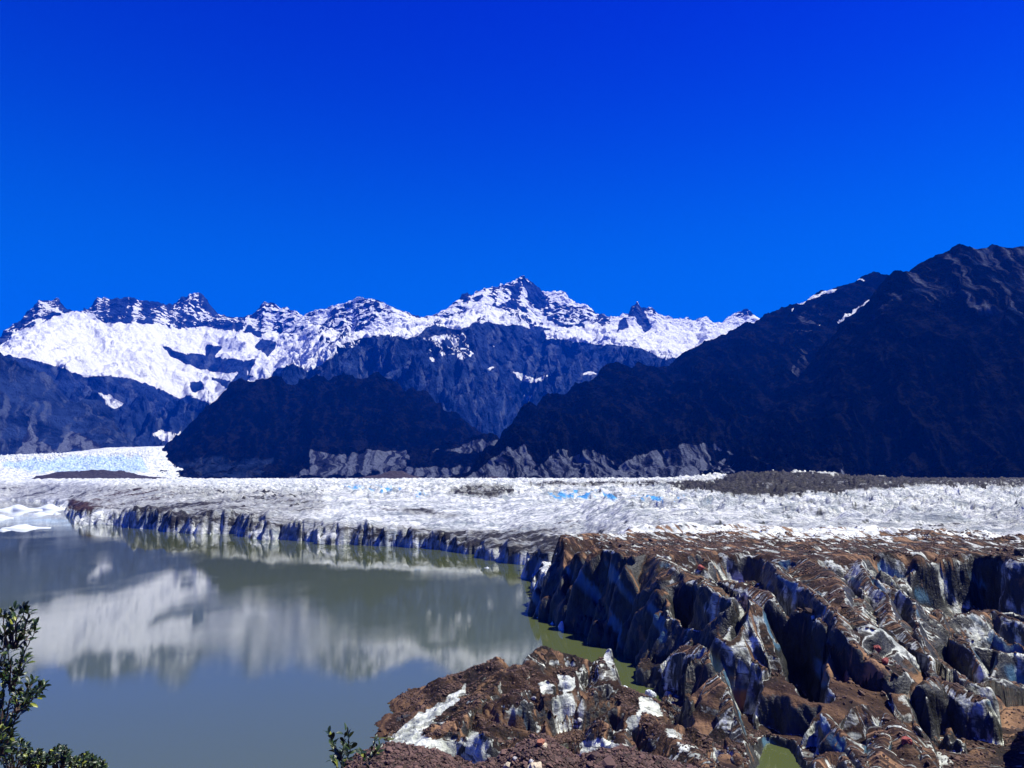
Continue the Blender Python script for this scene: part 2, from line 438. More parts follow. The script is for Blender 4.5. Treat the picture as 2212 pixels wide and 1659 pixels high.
snowA = [
 (0, 1.15, 4, R1((-200,760),(0,690),(70,620),(180,570),(330,515),(410,480),(500,470),(600,480),(660,545),(760,540),(1000,555),(1160,578),(1300,565),(1480,590),(1600,610),(1690,640),(1660,690),(1740,760),(1820,640),(1900,650),(2000,640),(2100,660),(2212,680),(2212,720),(2100,790),(2000,860),(1900,800),(1800,830),(1700,950),(1600,960),(1420,1060),(1350,1060),(1250,1020),(1150,1030),(1000,950),(850,900),(700,880),(560,890),(400,820),(250,790),(60,740),(-200,800))),
 (0, 1.2, 3, R1((255,395),(300,410),(330,440),(400,470),(500,530),(420,520),(400,470),(300,440))),
 (0, 0.0, 4, R1((1050,690),(1100,700),(1200,740),(1330,740),(1340,680),(1440,690),(1380,760),(1600,780),(1660,770),(1620,860),(1450,860),(1330,850),(1200,800),(1100,750))),
 (0, 0.0, 3, R1((1210,920),(1290,910),(1330,970),(1270,990))),
 (0, 0.0, 3, R1((1350,890),(1500,900),(1560,860),(1640,880),(1560,960),(1460,960))),
 (0, 1.1, 3, R1((640,1000),(720,1010),(800,1060),(760,1090),(680,1060))),
 (0, 1.1, 3, R1((980,1260),(1040,1225),(1110,1250),(1200,1240),(1150,1300),(1100,1320))),
 (0, 0.75, 3, R1((1700,415),(1790,418),(2000,495),(2080,640),(1960,680),(1700,650),(1690,520))),
 (2, 0.55, 5, R1((1760,430),(1960,500),(1930,600),(1800,560))),
 (0, 1.1, 3, R1((2000,500),(2220,405),(2220,480),(2100,520),(2060,560))),
 (0, 0.62, 5, R2((-80,470),(60,400),(200,400),(350,470),(250,560),(120,620),(-40,640))),
 (0, 1.15, 3, R2((-30,425),(120,360),(330,435),(430,490),(520,510),(640,500),(650,560),(780,590),(900,500),(1050,560),(1130,540),(1220,570),(1180,520),(1000,445),(980,440),(960,330),(900,330),(820,400),(700,520),(640,480),(560,560),(440,650),(300,600),(130,640),(60,700),(-60,690),(-60,640),(60,640),(250,500),(360,480),(250,410),(150,380),(40,400))),
 (0, 0.66, 3, R2((640,560),(720,430),(830,350),(970,325),(850,420),(740,520))),
 (0, 0.50, 3, R2((1100,290),(1180,245),(1260,300),(1300,340),(1420,430),(1600,560),(1560,580),(1400,560),(1250,500),(1180,490),(1000,440),(960,370),(1060,320))),
 (0, 0.95, 3, R2((1010,340),(1100,330),(1100,390),(1010,430))),
 (0, 1.15, 3, R2((1180,300),(1210,310),(1220,420),(1330,520),(1430,570),(1350,570),(1230,480),(1180,420),(1160,360))),
 (0, 1.1, 3, R2((1290,330),(1460,345),(1530,400),(1600,415),(1560,450),(1450,420),(1380,400))),
 (0, 0.58, 3, R2((1420,420),(1560,440),(1700,510),(1760,560),(1640,580),(1540,520))),
 (0, 1.2, 3, R2((1320,590),(1400,570),(1600,580),(1750,570),(1740,520),(1840,490),(1900,500),(1960,480),(2100,490),(2215,520),(2400,500),(2800,480),(2740,560),(2400,700),(2212,770),(2100,770),(1950,710),(1800,680),(1500,670),(1460,650),(1320,640))),
 (0, 0.0, 2, R2((1870,490),(1920,400),(1950,460),(1990,500),(2010,580),(1960,600),(1910,500))),
 (0, 0.1, 2, R2((1800,520),(1850,510),(1860,570),(1800,580))),
 (0, 0.62, 4, R2((470,650),(620,610),(860,590),(830,700),(860,740),(800,780),(560,740))),
 (0, 0.55, 3, R2((-60,700),(60,650),(180,650),(100,690),(-60,740))),
 (0, 1.1, 2, R2((540,730),(630,780),(600,800))), (0, 1.1, 2, R2((965,670),(1005,685),(990,695))),
 (0, 1.2, 3, R2((1105,850),(1180,870),(1260,900),(1380,860),(1300,915),(1220,935),(1160,900))),
 (0, 1.1, 2, R2((1190,1000),(1240,1000),(1210,1060))), (0, 1.1, 2, R2((1560,865),(1610,845),(1670,870),(1600,870))),
 (0, 1.0, 2, R2((1700,800),(1780,820),(1750,830))), (0, 1.0, 2, R2((930,830),(1000,820),(960,850))),
 (2, 0.5, 4, R2((1110,830),(1330,850),(1240,1000),(1220,1080),(1180,980))),
 (2, .5, 10, R2((480,760),(620,780),(700,900),(640,1060),(560,1080),(470,920))), (2, .45, 10, R2((900,800),(1100,760),(1180,900),(1100,1000),(980,960))), (2, .42, 8, R2((1500,850),(1800,830),(1700,900),(1500,960),(1380,980))),
 (2, 0.45, 4, R2((560,840),(700,800),(640,1000),(600,1050),(500,960))),
]
snowA.insert(0, (0, .43, 6, [(-200,600),(150,600),(560,600),(580,730),(400,715),(200,705),(60,720),(-200,760)]))
snowA.insert(0, (0, .55, 6, [(560,600),(1700,560),(1700,760),(1300,715),(1000,700),(880,720),(700,740),(560,730)]))
snowA.insert(0, (0, -0.15, 1, None))
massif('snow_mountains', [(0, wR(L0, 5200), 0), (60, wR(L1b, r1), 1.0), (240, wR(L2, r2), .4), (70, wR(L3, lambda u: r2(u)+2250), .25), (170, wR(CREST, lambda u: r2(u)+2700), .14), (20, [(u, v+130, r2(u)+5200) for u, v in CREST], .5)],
       snowA, 1500, u1=1760, gully=(520, 1500, 260), rough=22, seed=3, warp=5)

DL = R1((-400,700),(0,750),(80,790),(150,830),(300,900),(450,1000),(620,1060),(700,1120),(750,1180),(790,1260),(830,1325))+[(300,985),(420,1036)]
massif('dark_rocky_slope', [(0, [(-160,1010,4500),(300,985,4500),(420,1060,4500)], 0), (40, [(-160,985,4700),(0,983,4700),(100,972,4700),(230,963,4700),(280,961,4700),(420,1050,4700)], .1), (120, wR(DL, 5700), .45), (12, [(u, v+110, 6700) for u, v in DL], .6)],
       [(1, .35, 1, None), (2, 1.0, 6, R1((100,1400),(190,1170),(260,1290),(380,1370),(400,1330),(440,1240),(520,1240),(700,1345),(200,1400))), (2, .5, 5, R1((780,1260),(900,1240),(1100,1330),(830,1330))), (1, 0, 4, R1((780,1150),(1200,1100),(1200,1340),(830,1340),(820,1250)))],
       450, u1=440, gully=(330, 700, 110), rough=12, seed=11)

HB = [(-160,1100),(300,1080),(322,1040),(330,1015),(350,985),(400,945)]+R1((1300,1150),(1400,1060),(1500,990),(1600,950),(1700,922),(1850,915),(1970,915))+[(700,822),(760,812),(830,815),(880,838)]+R2((500,1010),(620,1070),(750,1160),(860,1265))+[(1060,960),(1095,990),(1150,1040),(2420,1100)]
MO = [(-160,1060),(300,1050),(330,1030),(450,1018),(560,1015),(620,1012)]+R2((-200,1355),(0,1390),(230,1362),(400,1355),(560,1365),(750,1330),(870,1295),(1000,1300))+[(1090,970),(1150,1040),(2420,1100)]
massif('forested_hill', [(0, [(-160,1050,2500),(320,1040,2500),(2420,1045,2500)], 0), (10, [(-160,1050,2600),(320,1036,2600),(1200,1036,2600),(2420,1060,2600)], .1), (70, wR(MO, 3000), .3), (14, [(u, v+2, 3120) for u, v in MO], .3), (110, wR(HB, 4200), .6), (14, [(u, v+160, 5300) for u, v in HB], .6)],
       [(1, 1.15, 1, None), (2, 1.0, 5, R2((-350,1540),(-230,1480),(-200,1360),(0,1390),(230,1362),(400,1360),(450,1400),(430,1470),(300,1510),(0,1530))), (2, .9, 4, R2((530,1380),(750,1335),(870,1290),(1050,1300),(1000,1340),(860,1390),(700,1370))), (2, .8, 5, R2((250,1500),(440,1470),(900,1460),(800,1540),(100,1545))), (2, .5, 4, R1((1260,1540),(1300,1480),(1420,1540),(1850,1545),(1760,1490),(1640,1545),(1100,1540),(1050,1480),(1130,1400),(1180,1545))), (1, .5, 12, R1((1000,1440),(1300,1380),(1800,1400),(1700,1560),(1000,1560)))],
       900, u0=290, u1=1180, gully=(230, 800, 66), rough=15, seed=21)

HC = [(960,1060),(1020,1034),(1055,1000)]+R2((1040,1300),(1060,1250),(1110,1180),(1200,1090),(1350,1020),(1500,960),(1600,900),(1750,830),(1850,812),(1950,805),(2100,822),(2160,790),(2205,757))+R3((100,680),(300,590),(500,520),(650,460),(750,410),(850,350),(1000,300),(1200,235),(1250,230),(1300,225))+[(2000,590),(2420,640)]
C1 = [(960,1060),(1005,1032)]+R2((1000,1400),(1060,1330),(1220,1330),(1300,1400),(1420,1330),(1500,1390),(1600,1345),(1750,1390),(1900,1380),(2100,1340))+R3((50,1300),(250,1310),(380,1350),(500,1370),(720,1410),(1000,1430),(1250,1540))+[(2420,1040)]
massif('wooded_ridge', [(0, [(960,1060,1900),(1015,1036,1900),(2420,1040,1900)], 0), (6, [(960,1060,1950),(1015,1035,1950),(2420,1038,1950)], .1), (110, wR(C1, 2350), .5), (190, wR(HC, lambda u: float(np.interp(u, [960,1100,1400,1900], [2700,3000,4000,5000]))), .3), (14, [(u, v+150, 6400) for u, v in HC], .6)],
       [(1, 1.15, 1, None), (2, .85, 4, [(1000,1050),(1005,1034)]+R2((1000,1400),(1060,1340),(1180,1330),(1230,1400),(1260,1480),(1400,1350),(1450,1360),(1480,1420),(1600,1350),(1720,1400),(1800,1480),(1900,1390),(2100,1350))+R3((60,1310),(200,1320),(330,1390),(480,1370),(600,1430),(700,1410),(760,1500),(900,1550))+[(1800,1060)]),
        (0, 1.1, 2, R3((740,415),(850,350),(1000,303),(980,340),(880,365),(780,415))), (0, 1.1, 2, R3((1110,262),(1180,250),(1190,262),(1120,270))), (0, .9, 1.5, R3((700,450),(735,440),(715,470))), (0, .75, 1.5, R3((1000,530),(1100,455),(1200,385),(1210,400),(1110,475),(1020,540))), (0, .8, 1.5, R3((860,535),(890,540),(885,555))),
        (2, .5, 4, R3((700,820),(780,760),(850,800),(760,900),(700,900))), (2, .55, 12, R3((640,500),(860,390),(960,420),(900,560),(850,700),(780,900),(710,900),(700,700))), (1, .8, 22, R3((700,470),(1000,320),(1290,240),(1000,560),(850,780),(720,900),(640,700))), (1, .75, 5, R2((1850,880),(2150,850),(2200,900),(1900,930)))],
       1200, u0=960, u1=2100, gully=(170, 650, 85), rough=12, seed=31, skew=.25)

HD = [(1400,1060),(1480,1034),(1541,948),(1575,918),(1675,852),(1728,818),(1758,788),(1791,735),(1815,695),(1875,648),(1905,605)]+R3((1340,225),(1400,190),(1500,150),(1600,110),(1700,75),(1800,40),(1850,36),(1900,45),(2000,32),(2100,45),(2212,70))+[(2300,590),(2420,660)]
massif('dark_mountain', [(0, [(1400,1060,1700),(1480,1040,1700),(2420,1040,1700)], 0), (6, [(1400,1060,1800),(1500,1036,1800),(2420,1036,1800)], .1), (80, [(1400,1060,2100)]+wR(R3((150,1545),(400,1400),(700,1420),(900,1490),(1000,1425),(1100,1500),(1250,1530),(1500,1520),(1900,1500),(2212,1480)), 2100)+[(2420,1010,2100)], .5), (260, wR(HD, lambda u: float(np.interp(u, [1480,1800,2100,2420], [2500,3200,3500,3500]))), .3), (14, [(u, v+200, 4800) for u, v in HD], .6)],
       [(1, 1.2, 1, None), (2, .56, 20, R3((1300,240),(1850,0),(2500,20),(2500,560),(2100,520),(1800,560),(1500,400),(1200,560),(1250,350))), (1, .62, 14, R3((1300,240),(1850,0),(2500,20),(2500,600),(2000,560),(1900,640),(1700,450),(1400,470),(1100,600),(1250,350))), (0, .9, 2, R3((1400,185),(1510,145),(1500,165),(1430,190))), (0, .6, 2, R3((1290,240),(1310,232),(1300,270))), (2, .55, 4, R3((400,1400),(520,1375),(600,1430),(590,1500),(450,1540))), (2, .7, 3, R3((1010,1430),(1050,1480),(1110,1550),(1050,1545))), (2, .35, 6, R3((620,1440),(740,1420),(900,1550),(700,1550)))],
       1100, u0=1400, u1=2420, gully=(190, 700, 85), rough=11, seed=41, skew=.3)

# glacier tongue coming down on the left
TT = R1((-400,1410),(0,1400),(400,1382),(700,1347),(1080,1335),(1200,1400))
massif('glacier_tongue', [(0, [(-160,1040,2300),(440,1040,2300)], 0), (110, [(-160,1012,2900),(300,1008,2900),(440,1036,2900)], .6), (110, [(-160,992,3500),(0,990,3500),(330,982,3500),(440,1036,3500)], 1), (20, wR(TT, 4400), .1), (6, [(u, v+3, 5200) for u, v in TT], .1)],
       [(0, .05, 1, None), (1, .8, 16, R1((350,1440),(640,1400),(900,1410),(950,1500),(600,1500),(400,1500))), (1, .45, 10, R1((0,1420),(400,1400),(900,1400),(960,1500),(300,1520),(0,1480)))],
       700, mat=M_FLD, u1=440, gully=(42, 34, 15), rough=2.0, seed=51)

def mound(name, pts, R, depth, h_noise, seed, mat, mk):
    """Low debris mound standing on the ice: skyline pts (u, v), depth in metres."""
    base = [(u, 1040, R-depth) for u, v in pts]
    return massif(name, [(0, [(u, 1046, R-depth) for u, v in pts], 0), (20, wR(pts, R), .6), (10, [(u, v+8, R+depth) for u, v in pts], .5)], mk, 260, mat=mat,
                  u0=pts[0][0], u1=pts[-1][0], gully=(40, 60, h_noise), rough=1.2, seed=seed)
mound('debris_mound', [(40,1040)]+R1((160,1550),(330,1512),(450,1497),(520,1502),(650,1488),(800,1502),(950,1532),(1170,1550))+[(410,1042)], 2300, 110, 5, 61, M_FLD, [(0, 2, 1, None), (2, .15, 1, None)])
mound('debris_mound', [(750,1044)]+R2((80,1555),(200,1530),(320,1505),(400,1500),(470,1530),(560,1556))+[(940,1044)], 1900, 120, 4, 63, M_FLD, [(0, 2, 1, None), (2, .3, 1, None)])
mound('debris_mound', [(1020,1044)]+R2((880,1552),(940,1535),(1000,1528),(1060,1545),(1200,1550),(1500,1556))+[(1260,1044)], 1800, 120, 3, 65, M_FLD, [(0, 2, 1, None), (2, .3, 1, None)])

# ------------------------------------------------------------------ glacier
WLd = [(-400,1078),(0,1079),(60,1082),(117,1086),(147,1103),(163,1124),(190,1131),(233,1133),(270,1139),(333,1143),(367,1149),(410,1153),(500,1153),(567,1166),(667,1169),(737,1176),(809,1179),(897,1186),(937,1188),(1037,1206),(1110,1216),(1154,1224),(1152,1250),(1156,1290),(1151,1329),(1180,1340),(1214,1356),(1260,1375),(1304,1396),(1350,1420),(1391,1446),(1386,1470),(1400,1490),(1433,1509)]
WL = [W(u, v, 0) for u, v in WLd]
LAND = WL+[W(1450,1540,0), W(1480,1600,0), W(1500,1680,0), W(1500,1900,0), (400, 40, 0), (4000, 1500, 0), (3000, 4000, 0), (-8000, 4000, 0), (-8000, 1380, 0)]
FRONT = [(1404,1197,21),(1450,1201,21),(1540,1204,21),(1660,1201,21),(1760,1203,21),(1860,1207,21),(1960,1213,20.6),(2020,1204,21),(2110,1204,21),(2160,1214,20.5),(2212,1228,20),(2500,1260,20)]
PLAT = WL[:-5]+[W(*q) for q in FRONT]+[(4000, 1500, 0), (3000, 4000, 0), (-8000, 4000, 0), (-8000, 1380, 0)]

def q6(*a): return [(1474.7+x/3, 1106+y/3, z) for x, y, z in a]
# (points, slope left of travel, slope right of travel, crest rounding); travel towards the viewer: left = picture right
RIDGES = [
 ([(1404,1197,21),(1475,1235,20),(1530,1262,18.6),(1575,1285,17.6)], 0.35, 1.5, 1.0),
 ([(1470,1236,19.5),(1440,1285,15),(1448,1330,9.5),(1425,1390,6),(1400,1450,1.5)], 1.6, 2.4, .8),
 ([(1575,1290,17.4),(1530,1335,12.5),(1480,1385,8.5),(1440,1425,5.5),(1425,1490,1)], 1.5, .8, .8),
 (q6((0,400,19.6),(200,430,18.7),(420,480,18.0),(620,560,17),(800,640,15.8),(870,720,14.6)), .35, 1.7, 1.5),
 (q6((560,300,21),(640,380,20.2),(850,540,18.4),(1000,700,15.8),(1150,880,12.6),(1300,1010,10),(1400,1090,8.4),(1475,1130,7)), .75, 2.4, .8),
 (q6((800,290,21),(950,420,19.6),(1060,560,17.6),(1180,740,14.8),(1240,900,12)), .8, .4, 1.5),
 (q6((1150,300,21),(1200,400,19),(1290,520,17),(1400,680,14.3),(1530,880,10.8),(1620,1030,8.5)), 1.8, .9, .6),
 (q6((1210,330,20.5),(1300,420,19),(1420,470,17.8),(1480,560,16),(1560,760,12.5),(1680,930,9.8),(1850,1090,7.6),(1990,1130,7)), 1.0, 2.0, .4),
 (q6((1420,470,17.8),(1530,540,15.6),(1700,640,13),(1860,650,12.6),(1965,598,13.4),(2100,680,12),(2260,720,11.5)), .9, .8, .5),
 (q6((1640,640,13),(1800,690,12.2),(1900,720,11.6),(1980,700,12),(2212,810,10.5)), 1.0, 1.0, .5),
 (q6((1720,800,10.6),(1860,870,9.6),(1960,960,8.4),(2100,880,9.4),(2260,900,9.2)), 1.0, 1.1, .5),
 (q6((1560,1100,8.6),(1660,1060,8.8),(1800,1130,8.0),(1950,1200,7.4),(2040,1265,6.6)), .6, 1.0, 1.2),
 (q6((1600,1160,8),(1700,1280,6.8),(1800,1380,5.6)), .7, 1.8, .8),
 (q6((330,620,16.5),(500,600,17),(560,650,15.6),(610,740,13.4),(650,860,11),(665,980,9),(740,1160,6.4),(840,1250,5.2)), 3.0, .75, .5),
 (q6((450,560,17.3),(430,700,14),(440,830,11.5),(480,950,9.5)), .6, 2.4, .6),
 (q6((480,970,9.3),(620,1060,7.6),(760,1200,6)), 1.6, .8, .6),
 ([(1530,1395,10.8),(1552,1425,9.8),(1570,1470,8),(1590,1530,5.6),(1612,1572,4.2),(1640,1600,2.5)], 2.6, .55, .6),
 ([(1475,1395,8.6),(1530,1393,10.8)], .8, .7, .8),
 ([(1530,1400,10),(1500,1450,7.6),(1480,1500,5.6)], .5, 1.6, 1),
 (q6((780,1190,6.4),(900,1170,6.8),(1000,1190,6.4),(1100,1250,6.4),(1250,1260,6.4),(1360,1330,5.8),(1450,1500,4.8)), 1.2, .45, 2.5),
 (q6((870,1290,6.2),(950,1380,5.6),(1080,1500,4.6),(1200,1600,3.9),(1240,1700,3.5)), .7, 2.2, .5),
 (q6((1240,1400,5),(1300,1500,4.6),(1320,1660,3.9)), .8, 1.0, 1.5),
 (q6((1480,1480,4.8),(1560,1540,4.3),(1640,1640,3.6),(1660,1750,3)), 2.2, .6, .7),
 (q6((1740,1560,4.0),(1840,1640,3.4),(1850,1750,3)), 1, 1, .7),
 (q6((820,1640,3.0),(950,1560,3.6),(1060,1560,3.6),(1120,1640,3.2),(1130,1720,3)), 1.0, 1.2, .5),
 (q6((930,770,11),(960,900,9),(990,1000,7.6),(1000,1150,5.6)), 1.2, 2.6, .4),
 (q6((1080,560,15.6),(1130,650,13.8)), 1.4, 2, .4),
 (q6((870,740,13.8),(900,800,12.4),(1040,990,8.8)), 1.0, 3.0, .4),
 (q6((1075,940,10),(1110,1080,7.2),(1190,1190,5.6),(1330,1260,5.2),(1420,1190,6)), 1.5, 1.5, .3),
 (q6((1150,470,17.2),(1150,560,15.8),(1200,700,13)), 1.2, 1.8, .3),
 (q6((1440,700,13.4),(1470,820,11.2),(1530,900,9.8)), 1.6, 1.8, .3),
 ([(2150,1545,7.5),(2200,1620,6.5),(2240,1700,6)], 1.2, 2.6, .4), ([(2040,1560,5.5),(2080,1620,4.5),(2090,1700,4)], 1.2, 2.6, .4),
 ([(2250,1450,11),(2300,1540,12),(2360,1640,11),(2400,1720,10)], 1.0, 2.4, .8),  # ridge added outside the frame to cast shade on the corner
 # headland front towers
 ([(1185,1225,15.5),(1190,1260,12),(1182,1300,6.5)], 1.6, 2.4, .6),
 ([(1225,1222,16),(1215,1270,11),(1208,1320,4.5)], 1.8, 2.2, .5),
 ([(1265,1222,17),(1258,1270,12.5),(1250,1330,5)], 1.8, 2.2, .5),
 ([(1310,1215,18.5),(1300,1290,12),(1290,1350,5)], 2.4, 2.4, .5),
 ([(1360,1205,20),(1350,1290,12.5),(1340,1370,5)], 2.4, 2.4, .5),
]
def carve(u, v, z, r, depth):
    x, y, _ = W(u, v, z)
    return x, y, r, depth
PITS = [carve(1575,1222,18,7,4), carve(1610,1224,18,6,4), carve(1548,1226,18,4,3), carve(1660,1222,19,4,2)]

def tents(X, Y, ridges):
    H = np.full(X.shape, -1e3); FX = np.zeros(X.shape); FD = np.zeros(X.shape)
    for ri, (pts, kl, kr, rr) in enumerate(ridges):
        wp = [W(*p) for p in pts]; s0 = 0
        for si, (a, b) in enumerate(zip(wp[:-1], wp[1:])):
            ex, ey = b[0]-a[0], b[1]-a[1]; L = math.hypot(ex, ey)
            reach = max(a[2], b[2])/min(kl, kr)+8
            bb = (X > min(a[0], b[0])-reach) & (X < max(a[0], b[0])+reach) & (Y > min(a[1], b[1])-reach) & (Y < max(a[1], b[1])+reach)
            if bb.any():
                wx, wy = X[bb]-a[0], Y[bb]-a[1]
                tr = (wx*ex+wy*ey)/(L*L); t = np.clip(tr, 0, 1)
                dx, dy = wx-ex*t, wy-ey*t
                d = np.sqrt(dx*dx+dy*dy)
                side = (ex*wy-ey*wx)/(L*np.maximum(d, 1e-6))       # +1 left of travel
                sd_ = sstep(-.6, .6, side)
                k = kr+(kl-kr)*sd_
                if si == len(wp)-2: k = np.where(tr > 1, np.maximum(k, k+(max(kl, kr)-k)*np.clip((tr-1)*L/2, 0, 1)), k)
                h = a[2]+(b[2]-a[2])*t - k*(np.sqrt(d*d+rr*rr)-rr)
                cur = H[bb]; m = h > cur
                H[bb] = np.where(m, h, cur)
                f = FX[bb]; f[m] = (s0+L*t+ri*31)[m]; FX[bb] = f
                f = FD[bb]; f[m] = d[m]; FD[bb] = f
            s0 += L
    return H, FX, FD

def glacier_height(X, Y):
    R = np.hypot(X, Y); T = np.arctan2(X, Y)
    near = 1-sstep(260, 420, R)
    wx = X+fbm(X/14, Y/14, 3, 2)*(2.2+3.5*(1-near))+9*(1-near)*perlin(X/38, Y/38, 4); wy = Y+fbm(X/14+7, Y/14, 3, 5)*(2.2+3.5*(1-near))+9*(1-near)*perlin(X/38, Y/38, 6)
    # plateau
    zt = np.interp(R, [0, 200, 300, 500, 800, 1200, 1700, 2600], [21, 21, 21.5, 24, 29.5, 35, 38.5, 40])
    left = sstep(-.02, -.42, T)                                  # towards the lake the ice is lower
    zt = zt - left*np.interp(R, [300, 500, 700, 1300, 2000], [0, 5, 8, 6, 1])*1.0 - (1-sstep(-.1, .12, T))*(sstep(230, 330, R)-sstep(450, 700, R))*4
    far = sstep(230, 420, R)
    zt = zt + (1.0+3.2*far)*(ridged(X/75, Y/30, 5, 9, .55)-.1) + .7*fbm(X/16, Y/6, 4, 13) + far*4.6*ridged(X/30, Y/13, 5, 17, .6)*(1-.5*sstep(900, 1800, R))
    dgh = np.exp(-((T-.33)/.12)**2)*sstep(550, 800, R)*(1-sstep(1100, 1400, R))
    zt = zt + dgh*(9+5*ridged(X/60, Y/60, 4, 19))
    ps = poly_sd(wx, wy, PLAT)
    zt_e = zt + (1-near)*sstep(60, 5, ps)*4*ridged(X/16, Y/16, 3, 23)
    hp = zt_e - 1.5*np.maximum(0, -ps) - .012*np.maximum(0, 25-ps).clip(0, 25)*0
    # front spurs
    n = near > 0
    H = hp.copy(); FX = X*.35+.2*Y; FD = Y*1.5
    if n.any():
        xs, ys = X[n], Y[n]
        wxs = xs+1.3*fbm(xs/12, ys/12, 3, 31, .5); wys = ys+1.3*fbm(xs/12+4, ys/12, 3, 35, .5)
        ht, fx, fd = tents(wxs, wys, RIDGES)
        # rills running down the flanks
        ht = ht - np.minimum(fd, 7)*.24*(1-ridged(fx/4.2, fd/26, 4, 37)) - np.minimum(fd, 9)*.10*np.abs(fbm(fx/7, fd/30, 2, 39))
        floor = 2.6+1.5*fbm(xs/11, ys/11, 4, 41)
        for (cx, cy, r, dpt) in [(*W(1688,1640,0)[:2], 5.0, 7), (*W(1700,1668,0)[:2], 4.6, 7)]:
            floor = floor-dpt*np.exp(-((xs-cx)**2+(ys-cy)**2)/(r*r))
        h = np.maximum(np.maximum(ht, floor), hp[n])
        for (cx, cy, r, dpt) in PITS:
            q = np.exp(-(((xs-cx)/r)**2+((ys-cy)/(r*1.2))**2)**2)
            h = h-dpt*q
        h = h + .13*fbm(xs/2.2, ys/2.2, 4, 43, .55)+.3*ridged(xs/7, ys/7, 3, 47)
        tm = (ht > hp[n]-.3)
        H[n] = H[n]*(1-near[n])+h*near[n]
        FX[n] = np.where(tm, fx, FX[n]); FD[n] = np.where(tm, fd, FD[n])
    ds = poly_sd(wx, wy, LAND)
    ds2 = ds - (1-near)*(9*sstep(.45, .95, ridged(X/27, Y/27, 2, 71))+5*sstep(.3, .9, ridged(X/11, Y/13, 2, 72))) - near*2.2*ridged(X/7, Y/7, 3, 73)
    hc = np.interp(T, [-.6, -.55, -.52, -.5, -.45, -.35, -.257, -.123, -.01, .022, .06, .1], [2.5, 3, 7, 13, 16, 17, 16, 12, 9, 11, 19, 60])
    hc = np.where(R > 262, np.minimum(hc, 10.5+np.maximum(0, T-.09)*200+left*8), hc)
    hcn = (.78+.55*perlin(X/31, Y/31, 75)+.35*perlin(X/10, Y/10, 76)).clip(.25, 1.5); fade = np.exp(-np.maximum(ds2, 0)/22)
    hc = hc.clip(0, 24)*(hcn*fade+.9*(1-fade))
    edge = np.where(ds2 > 0, np.minimum(2.2*ds2+.5, hc*(1-np.exp(-ds2/4.0*3.2))+np.interp(R, [900, 1400], [.085, .30])*ds2+.12*np.maximum(0, ds2-30)), 5*ds2)
    pond = np.zeros_like(H)
    H = np.minimum(H, edge + 1.0*perlin(X/3, Y/3, 3))
    return np.maximum(H, -3.0), ps, ds, FX, FD, near

def kk(*a): return [(1106+x*.5, 1080+y*.5) for x, y in a]
# hollows melted into the ice: outline where each one is seen, depth in metres
HOLLOWS = [
 (kk((690,395),(740,385),(860,405),(940,425),(900,480),(830,520),(760,530),(700,500)), 8),
 (kk((935,460),(1010,440),(990,520),(940,600),(912,590)), 6),
 (kk((640,860),(700,760),(780,700),(880,640),(900,700),(820,770),(740,830),(700,900),(660,890)), 7),
 (kk((905,670),(950,700),(985,700),(1040,760),(1060,870),(1090,960),(1100,1040),(1040,1010),(1000,900),(960,800)), 7),
 (kk((1110,435),(1190,445),(1290,520),(1325,600),(1335,700),(1345,840),(1280,835),(1220,790),(1190,700),(1180,600),(1130,520)), 11),
 (kk((1050,850),(1130,845),(1200,870),(1290,890),(1250,970),(1220,1050),(1120,1055),(1090,980)), 6),
 (kk((1440,630),(1520,650),(1620,760),(1700,790),(1640,815),(1560,805),(1490,770)), 5),
 (kk((1375,590),(1430,600),(1455,680),(1440,760),(1400,740)), 4),
 (kk((1540,262),(1650,250),(1800,250),(1960,240),(2100,300),(2240,350),(2240,480),(2050,450),(1900,470),(1780,440),(1700,370),(1600,330)), 9),
 (kk((1870,490),(2000,510),(2180,550),(2240,560),(2240,640),(2050,610),(1900,570)), 4),
 (kk((2000,640),(2240,690),(2240,760),(2050,730)), 4),
 (kk((1740,480),(1850,600),(1990,700),(2100,760),(1950,750),(1800,630)), 4),
 (kk((1850,850),(1960,950),(2100,880),(2240,830),(2240,1200),(1900,1200),(1800,1000),(1740,900),(1700,820)), 8),
 (kk((870,250),(1040,240),(1080,325),(980,340),(880,330)), 5),
 (kk((1235,1000),(1300,930),(1345,1000),(1290,1060),(1250,1180),(1210,1180)), 4),
 (kk((1540,600),(1600,590),(1650,640),(1600,660)), 2.5), (kk((1450,370),(1480,360),(1500,450),(1470,430)), 3),
]
MHOLLOWS = [
 (kk((150,870),(300,845),(400,820),(450,870),(340,940),(240,1040),(200,1130),(150,1090)), 4.5),
 (kk((-130,910),(0,890),(110,865),(150,900),(150,1000),(60,970),(0,960)), 3.0),
 (kk((288,745),(345,715),(348,800),(300,825)), 3.0), (kk((885,1020),(930,1035),(945,1200),(900,1200)), 3.5),
 (kk((-40,650),(30,650),(45,700),(-40,720)), 3), (kk((400,960),(460,930),(470,1010),(420,1040)), 2), (kk((490,1000),(560,1010),(600,1060),(520,1050)), 2),
 (kk((170,690),(250,690),(270,720),(190,720)), 1.5), (kk((-300,1010),(-160,960),(-80,950),(-200,1040)), 1.5),
]
POND = [W(u, v, 0) for u, v in [(1640,1670),(1648,1645),(1655,1624),(1664,1609),(1700,1620),(1713,1638),(1727,1668),(1735,1720),(1650,1720)]]
